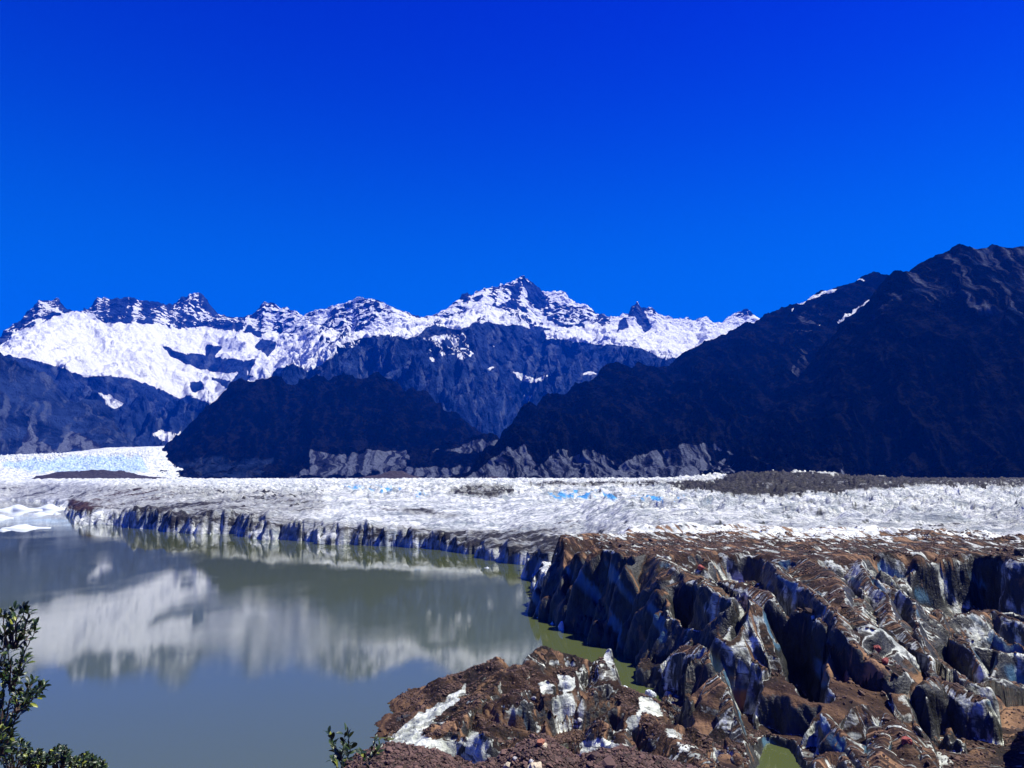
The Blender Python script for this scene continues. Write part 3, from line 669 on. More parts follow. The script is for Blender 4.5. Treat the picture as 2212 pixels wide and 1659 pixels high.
def hollow(X, Y, H, holes, sc, seed, flo):
    U, V = project(X, Y, H)
    R = np.hypot(X, Y)
    wu = U+12*fbm(X/11, Y/11, 3, seed, .5); wv = V+12*fbm(X/11+5, Y/11, 3, seed+5, .5)
    D = np.zeros(H.shape)
    for poly, dep in holes:
        pu = [q[0] for q in poly]; pv = [q[1] for q in poly]
        bb = (wu > min(pu)-30) & (wu < max(pu)+30) & (wv > min(pv)-30) & (wv < max(pv)+30) & (R < 260)
        if bb.any():
            D[bb] = np.maximum(D[bb], dep*sstep(-16, 24, poly_sd(wu[bb], wv[bb], poly)+4*perlin(X[bb]/3.2, Y[bb]/3.2, seed+9)))
    out = H-D
    H = np.where(D > .01, np.maximum(out, np.minimum(H, flo)), H)
    pd = poly_sd(X, Y, POND)                       # little green pool between the ridges
    return np.minimum(H, np.where(pd > 0, -1.5-.2*pd, -1.2-2.2*pd))

def polar(th0, th1, nc, Rs):
    T, R = np.meshgrid(np.linspace(th0, th1, nc), Rs)
    return R*np.sin(T), R*np.cos(T)
Rs = [76.0]
while Rs[-1] < 2700:
    r = Rs[-1]; Rs.append(r*(1+float(np.interp(r, [76, 240, 500, 2700], [.0017, .0022, .0042, .008]))))
X, Y = polar(-.66, .70, 1180, np.array(Rs))
H, ps, ds, FX, FD, near = glacier_height(X, Y)
H = hollow(X, Y, H, HOLLOWS, 1, 301, 1.2+.5*fbm(X/6, Y/6, 3, 311))
def normal_push(X, Y, H, amp):
    gy, gx = np.gradient(H), None
    d0x, d1x = np.gradient(X); d0y, d1y = np.gradient(Y); d0z, d1z = np.gradient(H)
    nx = d0y*d1z-d0z*d1y; ny = d0z*d1x-d0x*d1z; nzz = d0x*d1y-d0y*d1x
    L = np.sqrt(nx*nx+ny*ny+nzz*nzz)+1e-9
    nx, ny, nzz = -nx/L, -ny/L, -nzz/L
    s = np.sign(nzz+1e-9); nx, ny, nzz = nx*s, ny*s, nzz*s
    n = fbm((X+H*.6)/3.1, (Y-H*.8)/3.1, 4, 83, .6)+.6*ridged((X-H*.3)/6, H/7+Y/9, 3, 87)
    steep = 1-nzz
    a = amp*n*(.25+1.6*steep)
    return X+nx*a, Y+ny*a, H+nzz*a*.5, nzz
X2, Y2, H2, NZ = normal_push(X, Y, H, .22)
R = np.hypot(X, Y); T = np.arctan2(X, Y)
U, V_ = project(X2, Y2, H2)
# debris cover: brown near the edge of the plateau, grey bands farther off
slope_clean = sstep(.86, .45, NZ)
band = sstep(345, 200, R+50*fbm(X/60, Y/25, 4, 91)+ (1-sstep(.0, .2, T))*25)
dirt_near = .72*np.ones_like(H) - .50*slope_clean
dirt = np.where(near > 0, dirt_near*np.clip(band*1.0, 0, 1)+(1-band)*.20, .20)
bx, by = U+10*fbm(U/40, V_/14, 3, 93), V_+4*fbm(U/40, V_/14, 3, 95)
def pm(poly, soft): return sstep(-soft, soft, poly_sd(bx, by, poly))
D_ = [([(1475,1040),(1551,1036),(1601,1016),(1700,1018),(1900,1026),(2212,1026),(2400,1026),(2400,1046),(2000,1048),(1850,1056),(1700,1066),(1600,1068),(1540,1056),(1440,1050)], 1.05, 4),
      ([(960,1056),(1010,1045),(1110,1048),(1110,1062),(1060,1075),(980,1068)], .55, 4),
      ([(150,1080),(200,1062),(330,1054),(390,1062),(380,1072),(250,1090),(200,1105),(160,1105)], .9, 4),
      ([(-400,1080),(-400,1040),(150,1044),(420,1050),(700,1060),(700,1110),(300,1120),(150,1080)], .46, 10),
      ([(1140,1040),(2400,1034),(2400,1044),(1140,1046)], .7, 3),
      ([(1100,1128),(1500,1132),(2400,1120),(2400,1136),(1500,1150),(1100,1150)], .36, 8),
      ([(300,1090),(500,1100),(760,1130),(1150,1150),(1150,1200),(700,1150),(300,1130)], .56, 10),
      ([(1150,1150),(1500,1168),(2400,1162),(2400,1215),(1150,1215)], .66, 16),
      ([(820,1095),(900,1098),(1000,1112),(980,1120),(860,1106)], .55, 5)]
for poly, val, soft in D_:
    f = pm(poly, soft)*(R > 215); dirt = dirt*(1-f)+val*f
blue = np.zeros_like(H)
for poly, soft in [([(1180,1062),(1260,1058),(1340,1066),(1330,1076),(1200,1078)], 4), ([(1350,1066),(1480,1075),(1490,1086),(1400,1082)], 4), ([(900,1062),(960,1066),(900,1072)], 6), ([(735,1045),(860,1050),(900,1062),(760,1058)], 8)]:
    blue = np.maximum(blue, pm(poly, soft))
blue = np.maximum(blue*.9*sstep(.35, .6, .5+.5*perlin(X/9, Y/9, 97)), .35*sstep(.32, .5, perlin(X/13, Y/16, 99))*slope_clean*(1-band))
brown = sstep(330, 230, R); brown = np.maximum(brown, pm(D_[2][0], 6))
front_bl = sstep(.15, .5, perlin((X+H)/9, (Y-H)/9, 77))*slope_clean*near*.55
shade_grime = slope_clean*near*(.52+.45*sstep(-.25, .15, perlin(X/13, Y/13, 79)))  # steep near walls: dark dirty ice, with their shade painted in
cl = pm([(1140,1200),(1410,1190),(1450,1240),(1420,1400),(1440,1520),(1380,1520),(1300,1400),(1140,1340)], 8)*(R < 260)
shade_grime = np.maximum(shade_grime, cl*1.0)  # channel cliff painted darkest, its shade put into the ice colour
shade_grime = np.maximum(shade_grime, slope_clean*(1-near)*.42)
ch3 = np.where(np.arange(len(Rs))[:, None]*np.ones_like(H) < np.searchsorted(np.array(Rs), 300)+1, sstep(215, 300, R), brown)
mk = np.stack([dirt.ravel(), np.maximum(blue, front_bl).ravel(), ch3.ravel(), shade_grime.ravel()], 1)
flow = np.stack([FX.ravel(), FD.ravel(), H.ravel()*.05], 1)
Vv = np.stack([X2.ravel(), Y2.ravel(), H2.ravel()], 1)
ri = np.searchsorted(np.array(Rs), 300)
GLN = (X2[:ri], Y2[:ri], H2[:ri], U[:ri], V_[:ri], dirt[:ri], NZ[:ri])
def part(name, r0, r1_, mat):
    nc = X.shape[1]; sl = slice(r0*nc, r1_*nc)
    Fq = grid_faces(r1_-r0, nc, (H[r0:r1_] > -1.2))
    v, f, at = compact(Vv[sl], Fq, {'mask': ('FLOAT_COLOR', mk[sl]), 'flow': ('FLOAT_VECTOR', flow[sl])})
    o = raw_mesh(name, v, f[:, ::-1], mat, at); o['kind'] = 'structure'
    return o
part('glacier_front', 0, ri+1, M_ICE)
part('glacier', ri, len(Rs), M_FLD)

# ------------------------------------------------------------------ debris-covered ice mound in front of the channel
IR = [
 ([(1088,1456,5),(1100,1420,8),(1112,1402,9.4),(1124,1412,8.8),(1140,1416,8.1),(1172,1398,9),(1190,1404,8.6),(1215,1412,8),(1237,1415,7.8),(1282,1432,6.8),(1305,1420,7.6),(1317,1402,8.9)], 2.2, .42, .5),
 ([(1317,1402,8.9),(1323,1430,6),(1326,1462,2.8),(1336,1482,.5)], 2.5, .8, .4),
 ([(1336,1484,1),(1380,1508,1.6),(1420,1525,2)], 1.0, .5, .5),
 ([(950,1523,.8),(985,1490,3.4),(1013,1474,5),(1045,1474,4.9),(1060,1465,5.4),(1078,1452,6.4),(1092,1462,6.0)], 2.0, .35, .5),
 ([(1092,1462,6.0),(1060,1495,5.2),(1010,1545,4.0),(985,1570,3.3),(930,1585,2.2),(880,1592,1.2),(860,1598,.6)], 1.3, .28, .5),
 ([(985,1572,3.2),(1010,1575,3.8),(1035,1578,4.2),(1055,1588,4),(1066,1602,3.2)], .8, 2.4, .5),
 ([(1110,1500,6.2),(1180,1480,7),(1240,1470,7.2),(1290,1485,6.2)], .5, .5, 1.5),
 ([(1100,1530,4.9),(1150,1520,5.4),(1200,1512,5.8),(1265,1502,6),(1340,1525,4.8),(1400,1542,4)], .4, 1.5, .6),
 ([(1215,1568,4.6),(1245,1556,5.2),(1285,1550,5.4),(1325,1560,5.0),(1342,1590,4.3)], .9, 1.6, 1.2),
 ([(1360,1536,5),(1385,1541,4.9),(1420,1566,4.6),(1450,1590,4.2),(1500,1620,3.8),(1545,1655,3.4),(1580,1700,3)], .9, .75, 1.0),
 ([(1430,1568,4.2),(1500,1572,4.2),(1560,1588,3.9),(1620,1598,3.2),(1650,1620,1.4)], 1.6, .45, .8),
 ([(1560,1600,3.6),(1600,1640,3),(1640,1665,2)], 1.5, 1.2, .6),
 ([(1140,1612,3.2),(1160,1596,3.6),(1172,1590,3.6)], 1, 1, .8),
 ([(1106,1600,3.2),(1130,1602,3.3),(1145,1625,2.6)], 1, 1.2, .6),
]
gx = np.arange(-28, 52, .16); gy = np.arange(96, 172, .16)
X, Y = np.meshgrid(gx, gy)
wx = X+.9*fbm(X/6, Y/6, 4, 131, .55); wy = Y+.9*fbm(X/6+4, Y/6, 4, 135, .55)
ht, fx, fd = tents(wx, wy, IR)
ht = ht - np.minimum(fd, 5)*.09*(1-ridged(fx/2.0, fd/18, 4, 137))
for (u, v, z, r, dpt) in [(1140,1580,3,3.2,2.6),(1225,1590,3,4.2,3.4),(1245,1545,4,3.6,2.2),(1150,1502,6,1.8,1.6),(1190,1490,6.4,1.5,1.8),(1212,1486,6.4,1.3,1.8),(1253,1462,7,2.0,2.4),(1195,1425,8,2.0,1.3),(1555,1625,3,1.6,2.4),(1108,1430,7.4,2.4,1.6)]:
    cx, cy, _ = W(u, v, z)
    ht = ht-dpt*np.exp(-(((X-cx)/r)**2+((Y-cy)/r)**2)**2)
H = ht+.22*fbm(X/1.6, Y/1.6, 4, 143, .6)+.28*ridged(X/3.5, Y/3.5, 3, 147)
CHAN = [W(u, v, 0) for u, v in [(1040,1330),(1151,1300),(1214,1330),(1304,1380),(1391,1430),(1440,1470),(1440,1504),(1424,1509),(1392,1509),(1362,1495),(1342,1485),(1331,1474),(1322,1462),(1280,1446),(1237,1430),(1172,1414),(1100,1416),(1040,1430)]]
cd = poly_sd(X+.8*perlin(X/2.5, Y/2.5, 351), Y, CHAN)
H = np.minimum(H, np.where(cd > 0, -1.6, -.9-2.6*cd))
# right flank of the mound drops away steeply beyond the pinnacle
su = [1300, 1317, 1323, 1328, 1337, 1362, 1395, 1425, 1436, 1460]; sv = [1350, 1400, 1440, 1464, 1483, 1494, 1507, 1520, 1500, 1300]
ub = CU+F*(X/Y)*1.012
vb = np.interp(ub, su, sv)+3*perlin(X/1.5, Y/1.5, 357)
_a, _b, _c = 0, cp_-(CV-vb)/F*sp_, sp_+(CV-vb)/F*cp_
H = np.where((ub > 1300) & (ub < 1460), np.minimum(H, CAMH+_c/_b*Y), H)
H = hollow(X, Y, H, MHOLLOWS, 1, 321, .8+.3*fbm(X/4, Y/4, 3, 331))
H = np.maximum(H, -2.5)
X2, Y2, H2, NZ = normal_push(X, Y, H, .2)
U, V_ = project(X2, Y2, H2)
dirt = .82-.42*sstep(.80, .40, NZ)
bx, by = U+6*fbm(U/20, V_/20, 3, 151), V_+6*fbm(U/20, V_/20, 3, 153)
for poly, val, soft in [([(840,1600),(900,1545),(960,1515),(1010,1478),(1000,1500),(930,1560),(905,1590),(960,1600),(1000,1600),(985,1640),(1020,1660),(850,1620)], -.1, 6),
                        ([(1020,1580),(1065,1600),(1060,1640),(1020,1660),(985,1640)], .05, 6),
                        ([(1240,1640),(1262,1605),(1300,1592),(1330,1610),(1340,1630),(1290,1625)], -.1, 4),
                        ([(1165,1472),(1192,1478),(1198,1500),(1170,1495)], -.1, 3), ([(1205,1455),(1240,1465),(1240,1492),(1212,1492)], .05, 3),
                        ([(1380,1505),(1420,1515),(1430,1545),(1400,1545),(1378,1520)], .1, 5),
                        ([(1400,1530),(1360,1590),(1352,1560),(1370,1540)], .05, 4),
                        ([(1300,1400),(1322,1398),(1324,1450),(1316,1440)], .05, 3),
                        ([(1440,1570),(1480,1580),(1470,1600),(1440,1590)], .3, 5), ([(1600,1595),(1655,1610),(1655,1640),(1630,1620)], .1, 4),
                        ([(1460,1590),(1540,1650),(1520,1659),(1450,1600)], .45, 6)]:
    f = sstep(-soft, soft, poly_sd(bx, by, poly)); dirt = dirt*(1-f)+val*f
mk = np.stack([dirt.ravel(), .0*dirt.ravel()+.35*sstep(.3, .6, perlin(X/5, Y/5, 155)).ravel()*(dirt.ravel() < .4), np.zeros(H.size), (.85*sstep(.75, .4, NZ)*sstep(-.5, .0, perlin(X/5, Y/5, 157))*(dirt > .05)).ravel()], 1)  # alpha: dirty ice and painted shade on the steep hollow walls
flow = np.stack([fx.ravel(), fd.ravel(), H.ravel()*.05], 1)
Vv = np.stack([X2.ravel(), Y2.ravel(), H2.ravel()], 1)
v, f, at = compact(Vv, grid_faces(*X.shape, (H > -1.0)), {'mask': ('FLOAT_COLOR', mk), 'flow': ('FLOAT_VECTOR', flow)})
mo = raw_mesh('ice_mound', v, f, M_ICE, at)
tag(mo, 'brown debris-covered ice mound with a pale tip standing in the lake before the ice cliff', 'ice mound')
MOUND = (gx, gy, H2.copy(), NZ.copy(), dirt.copy())

# ------------------------------------------------------------------ near hillside and rubble bank
BANK = [(700,1700),(740,1664),(765,1640),(790,1628),(820,1614),(850,1611),(885,1616),(918,1622),(950,1630),(980,1643),(1020,1657),(1080,1642),(1110,1622),(1147,1600),(1170,1594),(1190,1604),(1212,1619),(1246,1644),(1290,1626),(1350,1622),(1420,1642),(1500,1665),(1560,1700)]
bw = [WR(u, v, 107) for u, v in BANK]
T, R = np.meshgrid(np.linspace(-.75, .75, 900), np.concatenate([np.linspace(.4, 12, 120), np.geomspace(12.2, 84, 70), np.arange(85, 116, .14)]))
X, Y = R*np.sin(T), R*np.cos(T)
bt = np.array([math.atan2(p[0], p[1]) for p in bw]); bz = np.array([p[2] for p in bw])
o_ = np.argsort(bt); cz = np.interp(T, bt[o_], bz[o_], left=-2, right=1.5)
hz = np.interp(R, [0, 2.5, 5, 7, 12, 84, 90, 97, 104, 107, 109, 116], [38.4, 38.35, 38.0, 36.5, 33.6, 3.6, 2.6, 2.2, 0, 0, 0, 0])
cz = np.maximum(cz, -1.5)
tt = sstep(95, 106, R); hz = np.where(R > 95, hz*0+(np.interp(R, [95, 104], [2.2, 2.2]))*(1-tt)+cz*tt, hz)
hz = hz*np.where(R > 109, 1, 1) - 1.4*np.maximum(0, R-108.3)
left = sstep(-.46, -.56, T)*sstep(3.2, 5.0, R)*(1-sstep(6.0, 7.0, R))
lb = 40-R*math.tan(math.radians(18.0)) - .05
hz = hz*(1-left)+left*np.minimum(np.maximum(lb, hz), 38.4)
amp = np.interp(R, [0, 12, 84, 116], [.03, .3, .8, .35])
H = hz+amp*fbm(X/3, Y/3, 5, 161, .6)*np.interp(R, [0, 84, 90, 116], [1, 1.5, .6, .6])+np.interp(R, [0, 90, 116], [0, 0, .3])*fbm(X/.8, Y/.8, 3, 163, .6)
Vv = np.stack([X.ravel(), Y.ravel(), H.ravel()], 1)
o = raw_mesh('hillside', Vv, grid_faces(*X.shape)[:, ::-1], M_GRD); o['kind'] = 'structure'
BANKG = (X, Y, H)

# ------------------------------------------------------------------ lake
n = 2
me = bpy.data.meshes.new('lake')
me.from_pydata([(-4000, 20, 0), (3000, 20, 0), (3000, 4000, 0), (-4000, 4000, 0)], [], [(0, 1, 2, 3)])
me.materials.append(M_WAT)
o = bpy.data.objects.new('lake', me); COL.objects.link(o); o['kind'] = 'structure'

# ground sheet reaching the horizon, under everything
me = bpy.data.meshes.new('ground')
me.from_pydata([(-15000, -15000, -4), (15000, -15000, -4), (15000, 15000, -4), (-15000, 15000, -4)], [], [(0, 1, 2, 3)])
me.materials.append(M_GRD)
o = bpy.data.objects.new('ground', me); COL.objects.link(o); o['kind'] = 'structure'

#OBJ_BEGIN
# ------------------------------------------------------------------ loose things
def surf(arrs, u, v, tol=4.0):
    """first surface point seen near pixel (u, v) on a vertex cloud (X, Y, Z, U, V)"""
    X_, Y_, Z_, U_, VV_ = arrs
    m = (np.abs(U_-u) < tol) & (np.abs(VV_-v) < tol)
    if not m.any(): return None
    r = np.where(m, X_**2+Y_**2, 1e18); k = np.argmin(r)
    return X_.ravel()[k], Y_.ravel()[k], Z_.ravel()[k]

t_ = (1+5**.5)/2
ICO_V = np.array([(-1,t_,0),(1,t_,0),(-1,-t_,0),(1,-t_,0),(0,-1,t_),(0,1,t_),(0,-1,-t_),(0,1,-t_),(t_,0,-1),(t_,0,1),(-t_,0,-1),(-t_,0,1)])/1.9
ICO_F = np.array([(0,11,5),(0,5,1),(0,1,7),(0,7,10),(0,10,11),(1,5,9),(5,11,4),(11,10,2),(10,7,6),(7,1,8),(3,9,4),(3,4,2),(3,2,6),(3,6,8),(3,8,9),(4,9,5),(2,4,11),(6,2,10),(8,6,7),(9,8,1)])
def stones(name, P, size, seed, mat):
    r = np.random.default_rng(seed); n = len(P)
    V = ICO_V[None]*(1+.28*r.standard_normal((n, 12, 1)).clip(-1, 1))
    V = V*np.stack([r.uniform(.7, 1.4, n), r.uniform(.6, 1.1, n), r.uniform(.4, .8, n)], 1)[:, None]
    a = r.uniform(0, 6.28, n); c, s = np.cos(a), np.sin(a)
    x = V[..., 0]*c[:, None]-V[..., 1]*s[:, None]; y = V[..., 0]*s[:, None]+V[..., 1]*c[:, None]
    tl = r.normal(0, .35, n)
    z = V[..., 2]+x*tl[:, None]
    V = np.stack([x, y, z], -1)*size[:, None, None]+P[:, None, :]
    Fq = (ICO_F[None]+12*np.arange(n)[:, None, None]).reshape(-1, 3)
    o = raw_mesh(name, V.reshape(-1, 3), Fq, mat)
    return o
def flat(o):
    o.data.polygons.foreach_set('use_smooth', np.zeros(len(o.data.polygons), bool)); return o

r = np.random.default_rng(5)
Xg, Yg, Zg, Ug, Vg, Dg, Ng = GLN
w = (Xg**2+Yg**2)*np.clip(Dg-.3, 0, 1)*np.clip(Ng-.55, 0, 1)*(.15+sstep(-.1, .5, fbm(Xg/9, Yg/9, 3, 201)))*(Ug > 1100)*(Ug < 2300)*(Zg > .5)
w = w.ravel(); k = r.choice(w.size, 15000, p=w/w.sum())
P = np.stack([Xg.ravel()[k], Yg.ravel()[k], Zg.ravel()[k]], 1)
rr_ = np.hypot(P[:, 0], P[:, 1])
o = flat(stones('debris_stones', P, np.exp(r.normal(-1.65, .42, len(P)))*(.75+.25*rr_/150), 6, M_STONE)); o['kind'] = 'stuff'
tag(o, 'loose brown and grey stones strewn over the dirty ice ridges')
gx_, gy_, Hm, Nm, Dm = MOUND
XX, YY = np.meshgrid(gx_, gy_)
w = (np.clip(Dm-.35, 0, 1)*np.clip(Nm-.5, 0, 1)*(Hm > .6)*(.1+sstep(-.2, .4, fbm(XX/6, YY/6, 3, 203)))).ravel()
k = r.choice(w.size, 9000, p=w/w.sum())
P = np.stack([XX.ravel()[k], YY.ravel()[k], Hm.ravel()[k]], 1)
o = flat(stones('mound_stones', P, np.exp(r.normal(-1.95, .42, len(P))), 7, M_STONE)); o['kind'] = 'stuff'
tag(o, 'gravel and small stones covering the brown ice mound')
Xb, Yb, Hb = BANKG
Ub, Vb = project(Xb, Yb, Hb)
w = ((np.hypot(Xb, Yb) > 95)*(Vb < 1700)*(Ub > 700)*(Ub < 1600)*(Hb > 0)*1.0).ravel()
k = r.choice(w.size, 9000, p=w/w.sum())
P = np.stack([Xb.ravel()[k], Yb.ravel()[k], Hb.ravel()[k]], 1)
M_RED = mat_stone("rust_and_grey_rubble", (0.008, 0.003, 0.002), (0.15, 0.08, 0.062))
o = flat(stones('bank_rubble', P, np.exp(r.normal(-1.7, .45, len(P))), 8, M_RED)); o['kind'] = 'stuff'
tag(o, 'rust red and grey rubble along the near bank')

def solid_mat(name, c, rough=.8):
    m = NT(name); n = m.noise(m.pos(), 4, 5, .6)
    m.l(m.mix(m.step(n, .3, .7), tuple(q*.6 for q in c), c), m.b.inputs['Base Color'])
    m.b.inputs['Roughness'].default_value = rough; m.l(m.bump(n, .1, .8), m.b.inputs['Normal']); return m.m
M_WICE = solid_mat("clean_white_ice", (.78, .84, .88), .5)
M_ORG, M_CREAM, M_REDS, M_DARK, M_GREY = solid_mat("orange_rock", (.42, .15, .08)), solid_mat("cream_rock", (.62, .52, .36)), solid_mat("red_rock", (.33, .06, .045)), solid_mat("dark_rock", (.02, .018, .02)), solid_mat("pale_grey_rock", (.5, .48, .46))

def lump(name, c, sx, sy, sz, mat, seed, label, cat, group=None, sub=5, rough=.35, sharp=1.0, parent=None):
    """irregular rock or ice block, bottom sunk a little; a lat-long body cut by noise"""
    r = np.random.default_rng(seed); nu, nv = 10+sub*4, 7+sub*2
    th = np.linspace(0, 2*np.pi, nu, endpoint=False); ph = np.linspace(.02, np.pi-.02, nv)
    T, Pp = np.meshgrid(th, ph)
    dx, dy, dz = np.sin(Pp)*np.cos(T), np.sin(Pp)*np.sin(T), np.cos(Pp)
    rad = np.full(T.shape, 1e9)
    for i in range(13):                                   # random cutting planes give facets
        n = r.normal(size=3); n /= np.linalg.norm(n)
        q = dx*n[0]+dy*n[1]+dz*n[2]
        rad = np.where(q > .05, np.minimum(rad, r.uniform(.72, 1.02)/np.maximum(q, .05)), rad)
    rad = np.minimum(rad, 1.15)
    rad = rad*(1+rough*.5*perlin(dx*2+seed, dy*2+dz*1.5, seed)+rough*.2*perlin(dx*5+seed, dy*5+dz*5, seed+3))
    V = np.stack([dx*rad*sx, dy*rad*sy, dz*rad*sz], -1).reshape(-1, 3)
    i = np.arange(nu*nv).reshape(nv, nu)
    Fq = np.stack([i[:-1], i[1:], np.roll(i[1:], -1, 1), np.roll(i[:-1], -1, 1)], -1).reshape(-1, 4)
    caps = [i[0][::1], i[-1][::-1]]
    o = raw_mesh(name, V, Fq, mat)
    o.location = c; o.rotation_euler = (0, 0, r.uniform(0, 6))
    if label: tag(o, label, cat, group)
    return flat(o)

def berg(name, u, v, wpx, hpx, seed, label, group=None, asp=.6, mat=None, name_mat=None):
    x, y, _ = W(u, v, 0); R = math.hypot(x, y); m = R/F
    w, h = wpx*m/2, hpx*m
    r = np.random.default_rng(seed); nr, na = 14, 44
    V = []; rad = np.linspace(0, 1, nr)
    for j, q in enumerate(rad):
        for a in range(na):
            t = a/na*2*math.pi; k = 1+.25*math.sin(2*t+seed)+.14*math.sin(3*t+seed*2)+.08*math.sin(7*t+seed)
            px, py = math.cos(t)*q*w*k, math.sin(t)*q*w*asp*k
            V.append((px, py, 0))
    V = np.array(V); q = np.repeat(rad, na)
    n = ridged(V[:, 0]/(w*.7)+seed, V[:, 1]/(w*.7), 4, seed)*.5+.5
    pk = np.exp(-((V[:, 0]/w-.25*math.sin(seed))**2*5+(V[:, 1]/(w*asp))**2*3))
    V[:, 2] = h*np.where(q < .93, (.22+.55*pk+.4*n*pk)*(1-.5*q**4), np.where(q < .99, .10, -.25))
    i = np.arange(nr*na).reshape(nr, na)
    Fq = np.stack([i[:-1], i[1:], np.roll(i[1:], -1, 1), np.roll(i[:-1], -1, 1)], -1).reshape(-1, 4)
    o = raw_mesh(name, V, Fq, mat or M_WICE); o.location = (x, y, 0)
    tag(o, label, 'ice floe', group); return o
G_ = 'white ice floes adrift at the far left of the lake'
berg('ice_floe', 28, 1102, 78, 9, 1, 'largest white floe with a low peak, at the left edge near the far shore', G_)
berg('ice_floe', 98, 1100, 64, 9, 2, 'peaked white floe close to the far shore, right of the largest floe', G_)
berg('ice_floe', 88, 1111, 48, 4, 3, 'flat white slab of ice just in front of the peaked floe', G_)
berg('ice_floe', 6, 1119, 44, 6, 4, 'thin flat ice pan cut by the left edge, below the largest floe', G_)
berg('ice_floe', 124, 1110, 14, 3, 5, 'tiny white fragment right of the flat slab of ice', G_)
berg('ice_floe', 52, 1141, 82, 7, 6, 'long ribbed white floe nearest to the camera in open dark water', G_, asp=.4)
berg('ice_floe', 2, 1146, 30, 3, 8, 'small low ice scrap at the left edge beside the long ribbed floe', G_)
B_ = 'small white ice bits along the foot of the ice cliff'
berg('ice_bit', 1052, 1227, 10, 2.5, 9, 'lone white ice bit floating on the green water left of the headland', B_)
for i, (u, v, w, l) in enumerate([(1164,1334,8,'first white ice bit at the corner foot of the dark cliff'), (1174,1338,7,'second white ice bit at the cliff foot, just right of the corner'), (1193,1348,8,'third white ice bit at the cliff foot, before the pale ice column')]):
    berg('ice_bit', u, v, w, 5, 20+i, l, B_)
def at_w(u, v, z=0): return Vector(W(u, v, z))
lump('ice_block', at_w(1212,1356,.6), .9, .8, 1.6, M_WICE, 31, 'pale upright ice column standing in the water at the cliff foot', 'ice block')
lump('ice_block', at_w(1404,1500,.5), 1.0, .8, .9, M_WICE, 32, 'bright white ice cube at the end of the green channel', 'ice block')
lump('ice_block', at_w(1350,1488,.3), 1.6, .8, .5, M_WICE, 33, 'low white ice slab on the channel side of the brown mound', 'ice block')
lump('ice_block', at_w(871,1560,.5), 1.5, 1.1, 1.0, M_DARK, 34, 'black stone-covered ice block off the pale tip of the mound', 'ice block', rough=.8)

MG = (XX, YY, Hm, *project(XX, YY, Hm)); BG = (Xb, Yb, Hb, Ub, Vb); GG = (Xg, Yg, Zg, Ug, Vg)
for arr, u, v, spx, mat, sd_, lab in [
    (BG,1167,1600,15,M_ORG,41,'orange boulder on the rubble bank below the black hollow of the mound'),
    (BG,1177,1606,12,M_CREAM,42,'cream rock touching the lower right of the orange boulder'),
    (BG,1155,1652,24,M_CREAM,43,'large cream boulder at the bottom edge of the picture'),
    (BG,1111,1634,10,M_GREY,44,'small white rock on the rubble left of the large cream boulder'),
    (BG,1145,1640,10,M_GREY,45,'round pale grey rock just above the large cream boulder'),
    (BG,1092,1650,14,M_CREAM,46,'yellowish rock on the rubble, leftmost of the pale rocks'),
    (MG,1256,1553,10,M_GREY,47,'square white rock on top of the lower hump of the mound'),
    (MG,1151,1503,8,M_GREY,48,'small pale stone on the brown middle of the ice mound'),
    (GG,1896,1398,14,M_REDS,49,'bright red boulder in the gravel hollow of the ice ridges'),
    (GG,1915,1424,14,M_REDS,50,'red angular boulder below the bright red boulder'),
    (GG,1958,1596,17,M_REDS,51,'long dusty red slab at the foot of the gravel heap'),
    (GG,2198,1188,17,M_DARK,52,'black boulder alone on the pale plateau at the right edge'),
    (GG,1512,1222,12,M_REDS,53,'small red boulder on the brown rim above the black cliff')]:
    p = surf(arr, u, v+spx*.3)
    if p is None: print('no surface for', lab); continue
    s = spx/2*math.hypot(p[0], p[1])/F*1.15
    lump('boulder', (p[0], p[1], p[2]+s*.25), s*1.1, s*.9, s*.8, mat, sd_, lab, 'boulder', 'single boulders that stand out')

# --- plants
def leaf_geo(Vs, Fs, p, d, up, L, wd, r):
    d = d.normalized(); s = d.cross(up)
    if s.length < 1e-3: s = d.cross(Vector((1, 0, 0)))
    s.normalize(); n = s.cross(d)
    b = len(Vs); cup = wd*.35
    for t, w_, lift in ((0, 0, 0), (.3, .85, .04), (.62, 1, .02), (.86, .55, -.03), (1, 0, -.10)):
        c = p+d*(L*t)+n*(L*lift)
        if w_ == 0: Vs.append(c)
        else: Vs.extend([c-s*(wd*w_)+n*cup*w_, c, c+s*(wd*w_)+n*cup*w_])
    Fs.extend([(b, b+1, b+2), (b, b+2, b+3)])
    for q in (1, 4):
        a = b+q; Fs.extend([(a, a+3, a+4), (a, a+4, a+1), (a+1, a+4, a+5), (a+1, a+5, a+2)])
    e = b+10; Fs.extend([(b+7, e, b+8), (b+8, e, b+9)])
def tube(Vs, Fs, pts, r0, r1, k=6):
    b = len(Vs)
    for i, p in enumerate(pts):
        d = (pts[min(i+1, len(pts)-1)]-pts[max(i-1, 0)]).normalized()
        a = d.orthogonal().normalized(); c = d.cross(a); rad = r0+(r1-r0)*i/(len(pts)-1)
        for j in range(k):
            t = j/k*2*math.pi; Vs.append(p+a*math.cos(t)*rad+c*math.sin(t)*rad)
    for i in range(len(pts)-1):
        for j in range(k):
            q = b+i*k+j; q2 = b+i*k+(j+1) % k
            Fs.extend([(q, q2, q2+k), (q, q2+k, q+k)])
def tri_obj(name, Vs, Fs, mat, parent):
    return raw_mesh(name, np.array([tuple(v) for v in Vs]), np.array(Fs), mat, parent=parent)
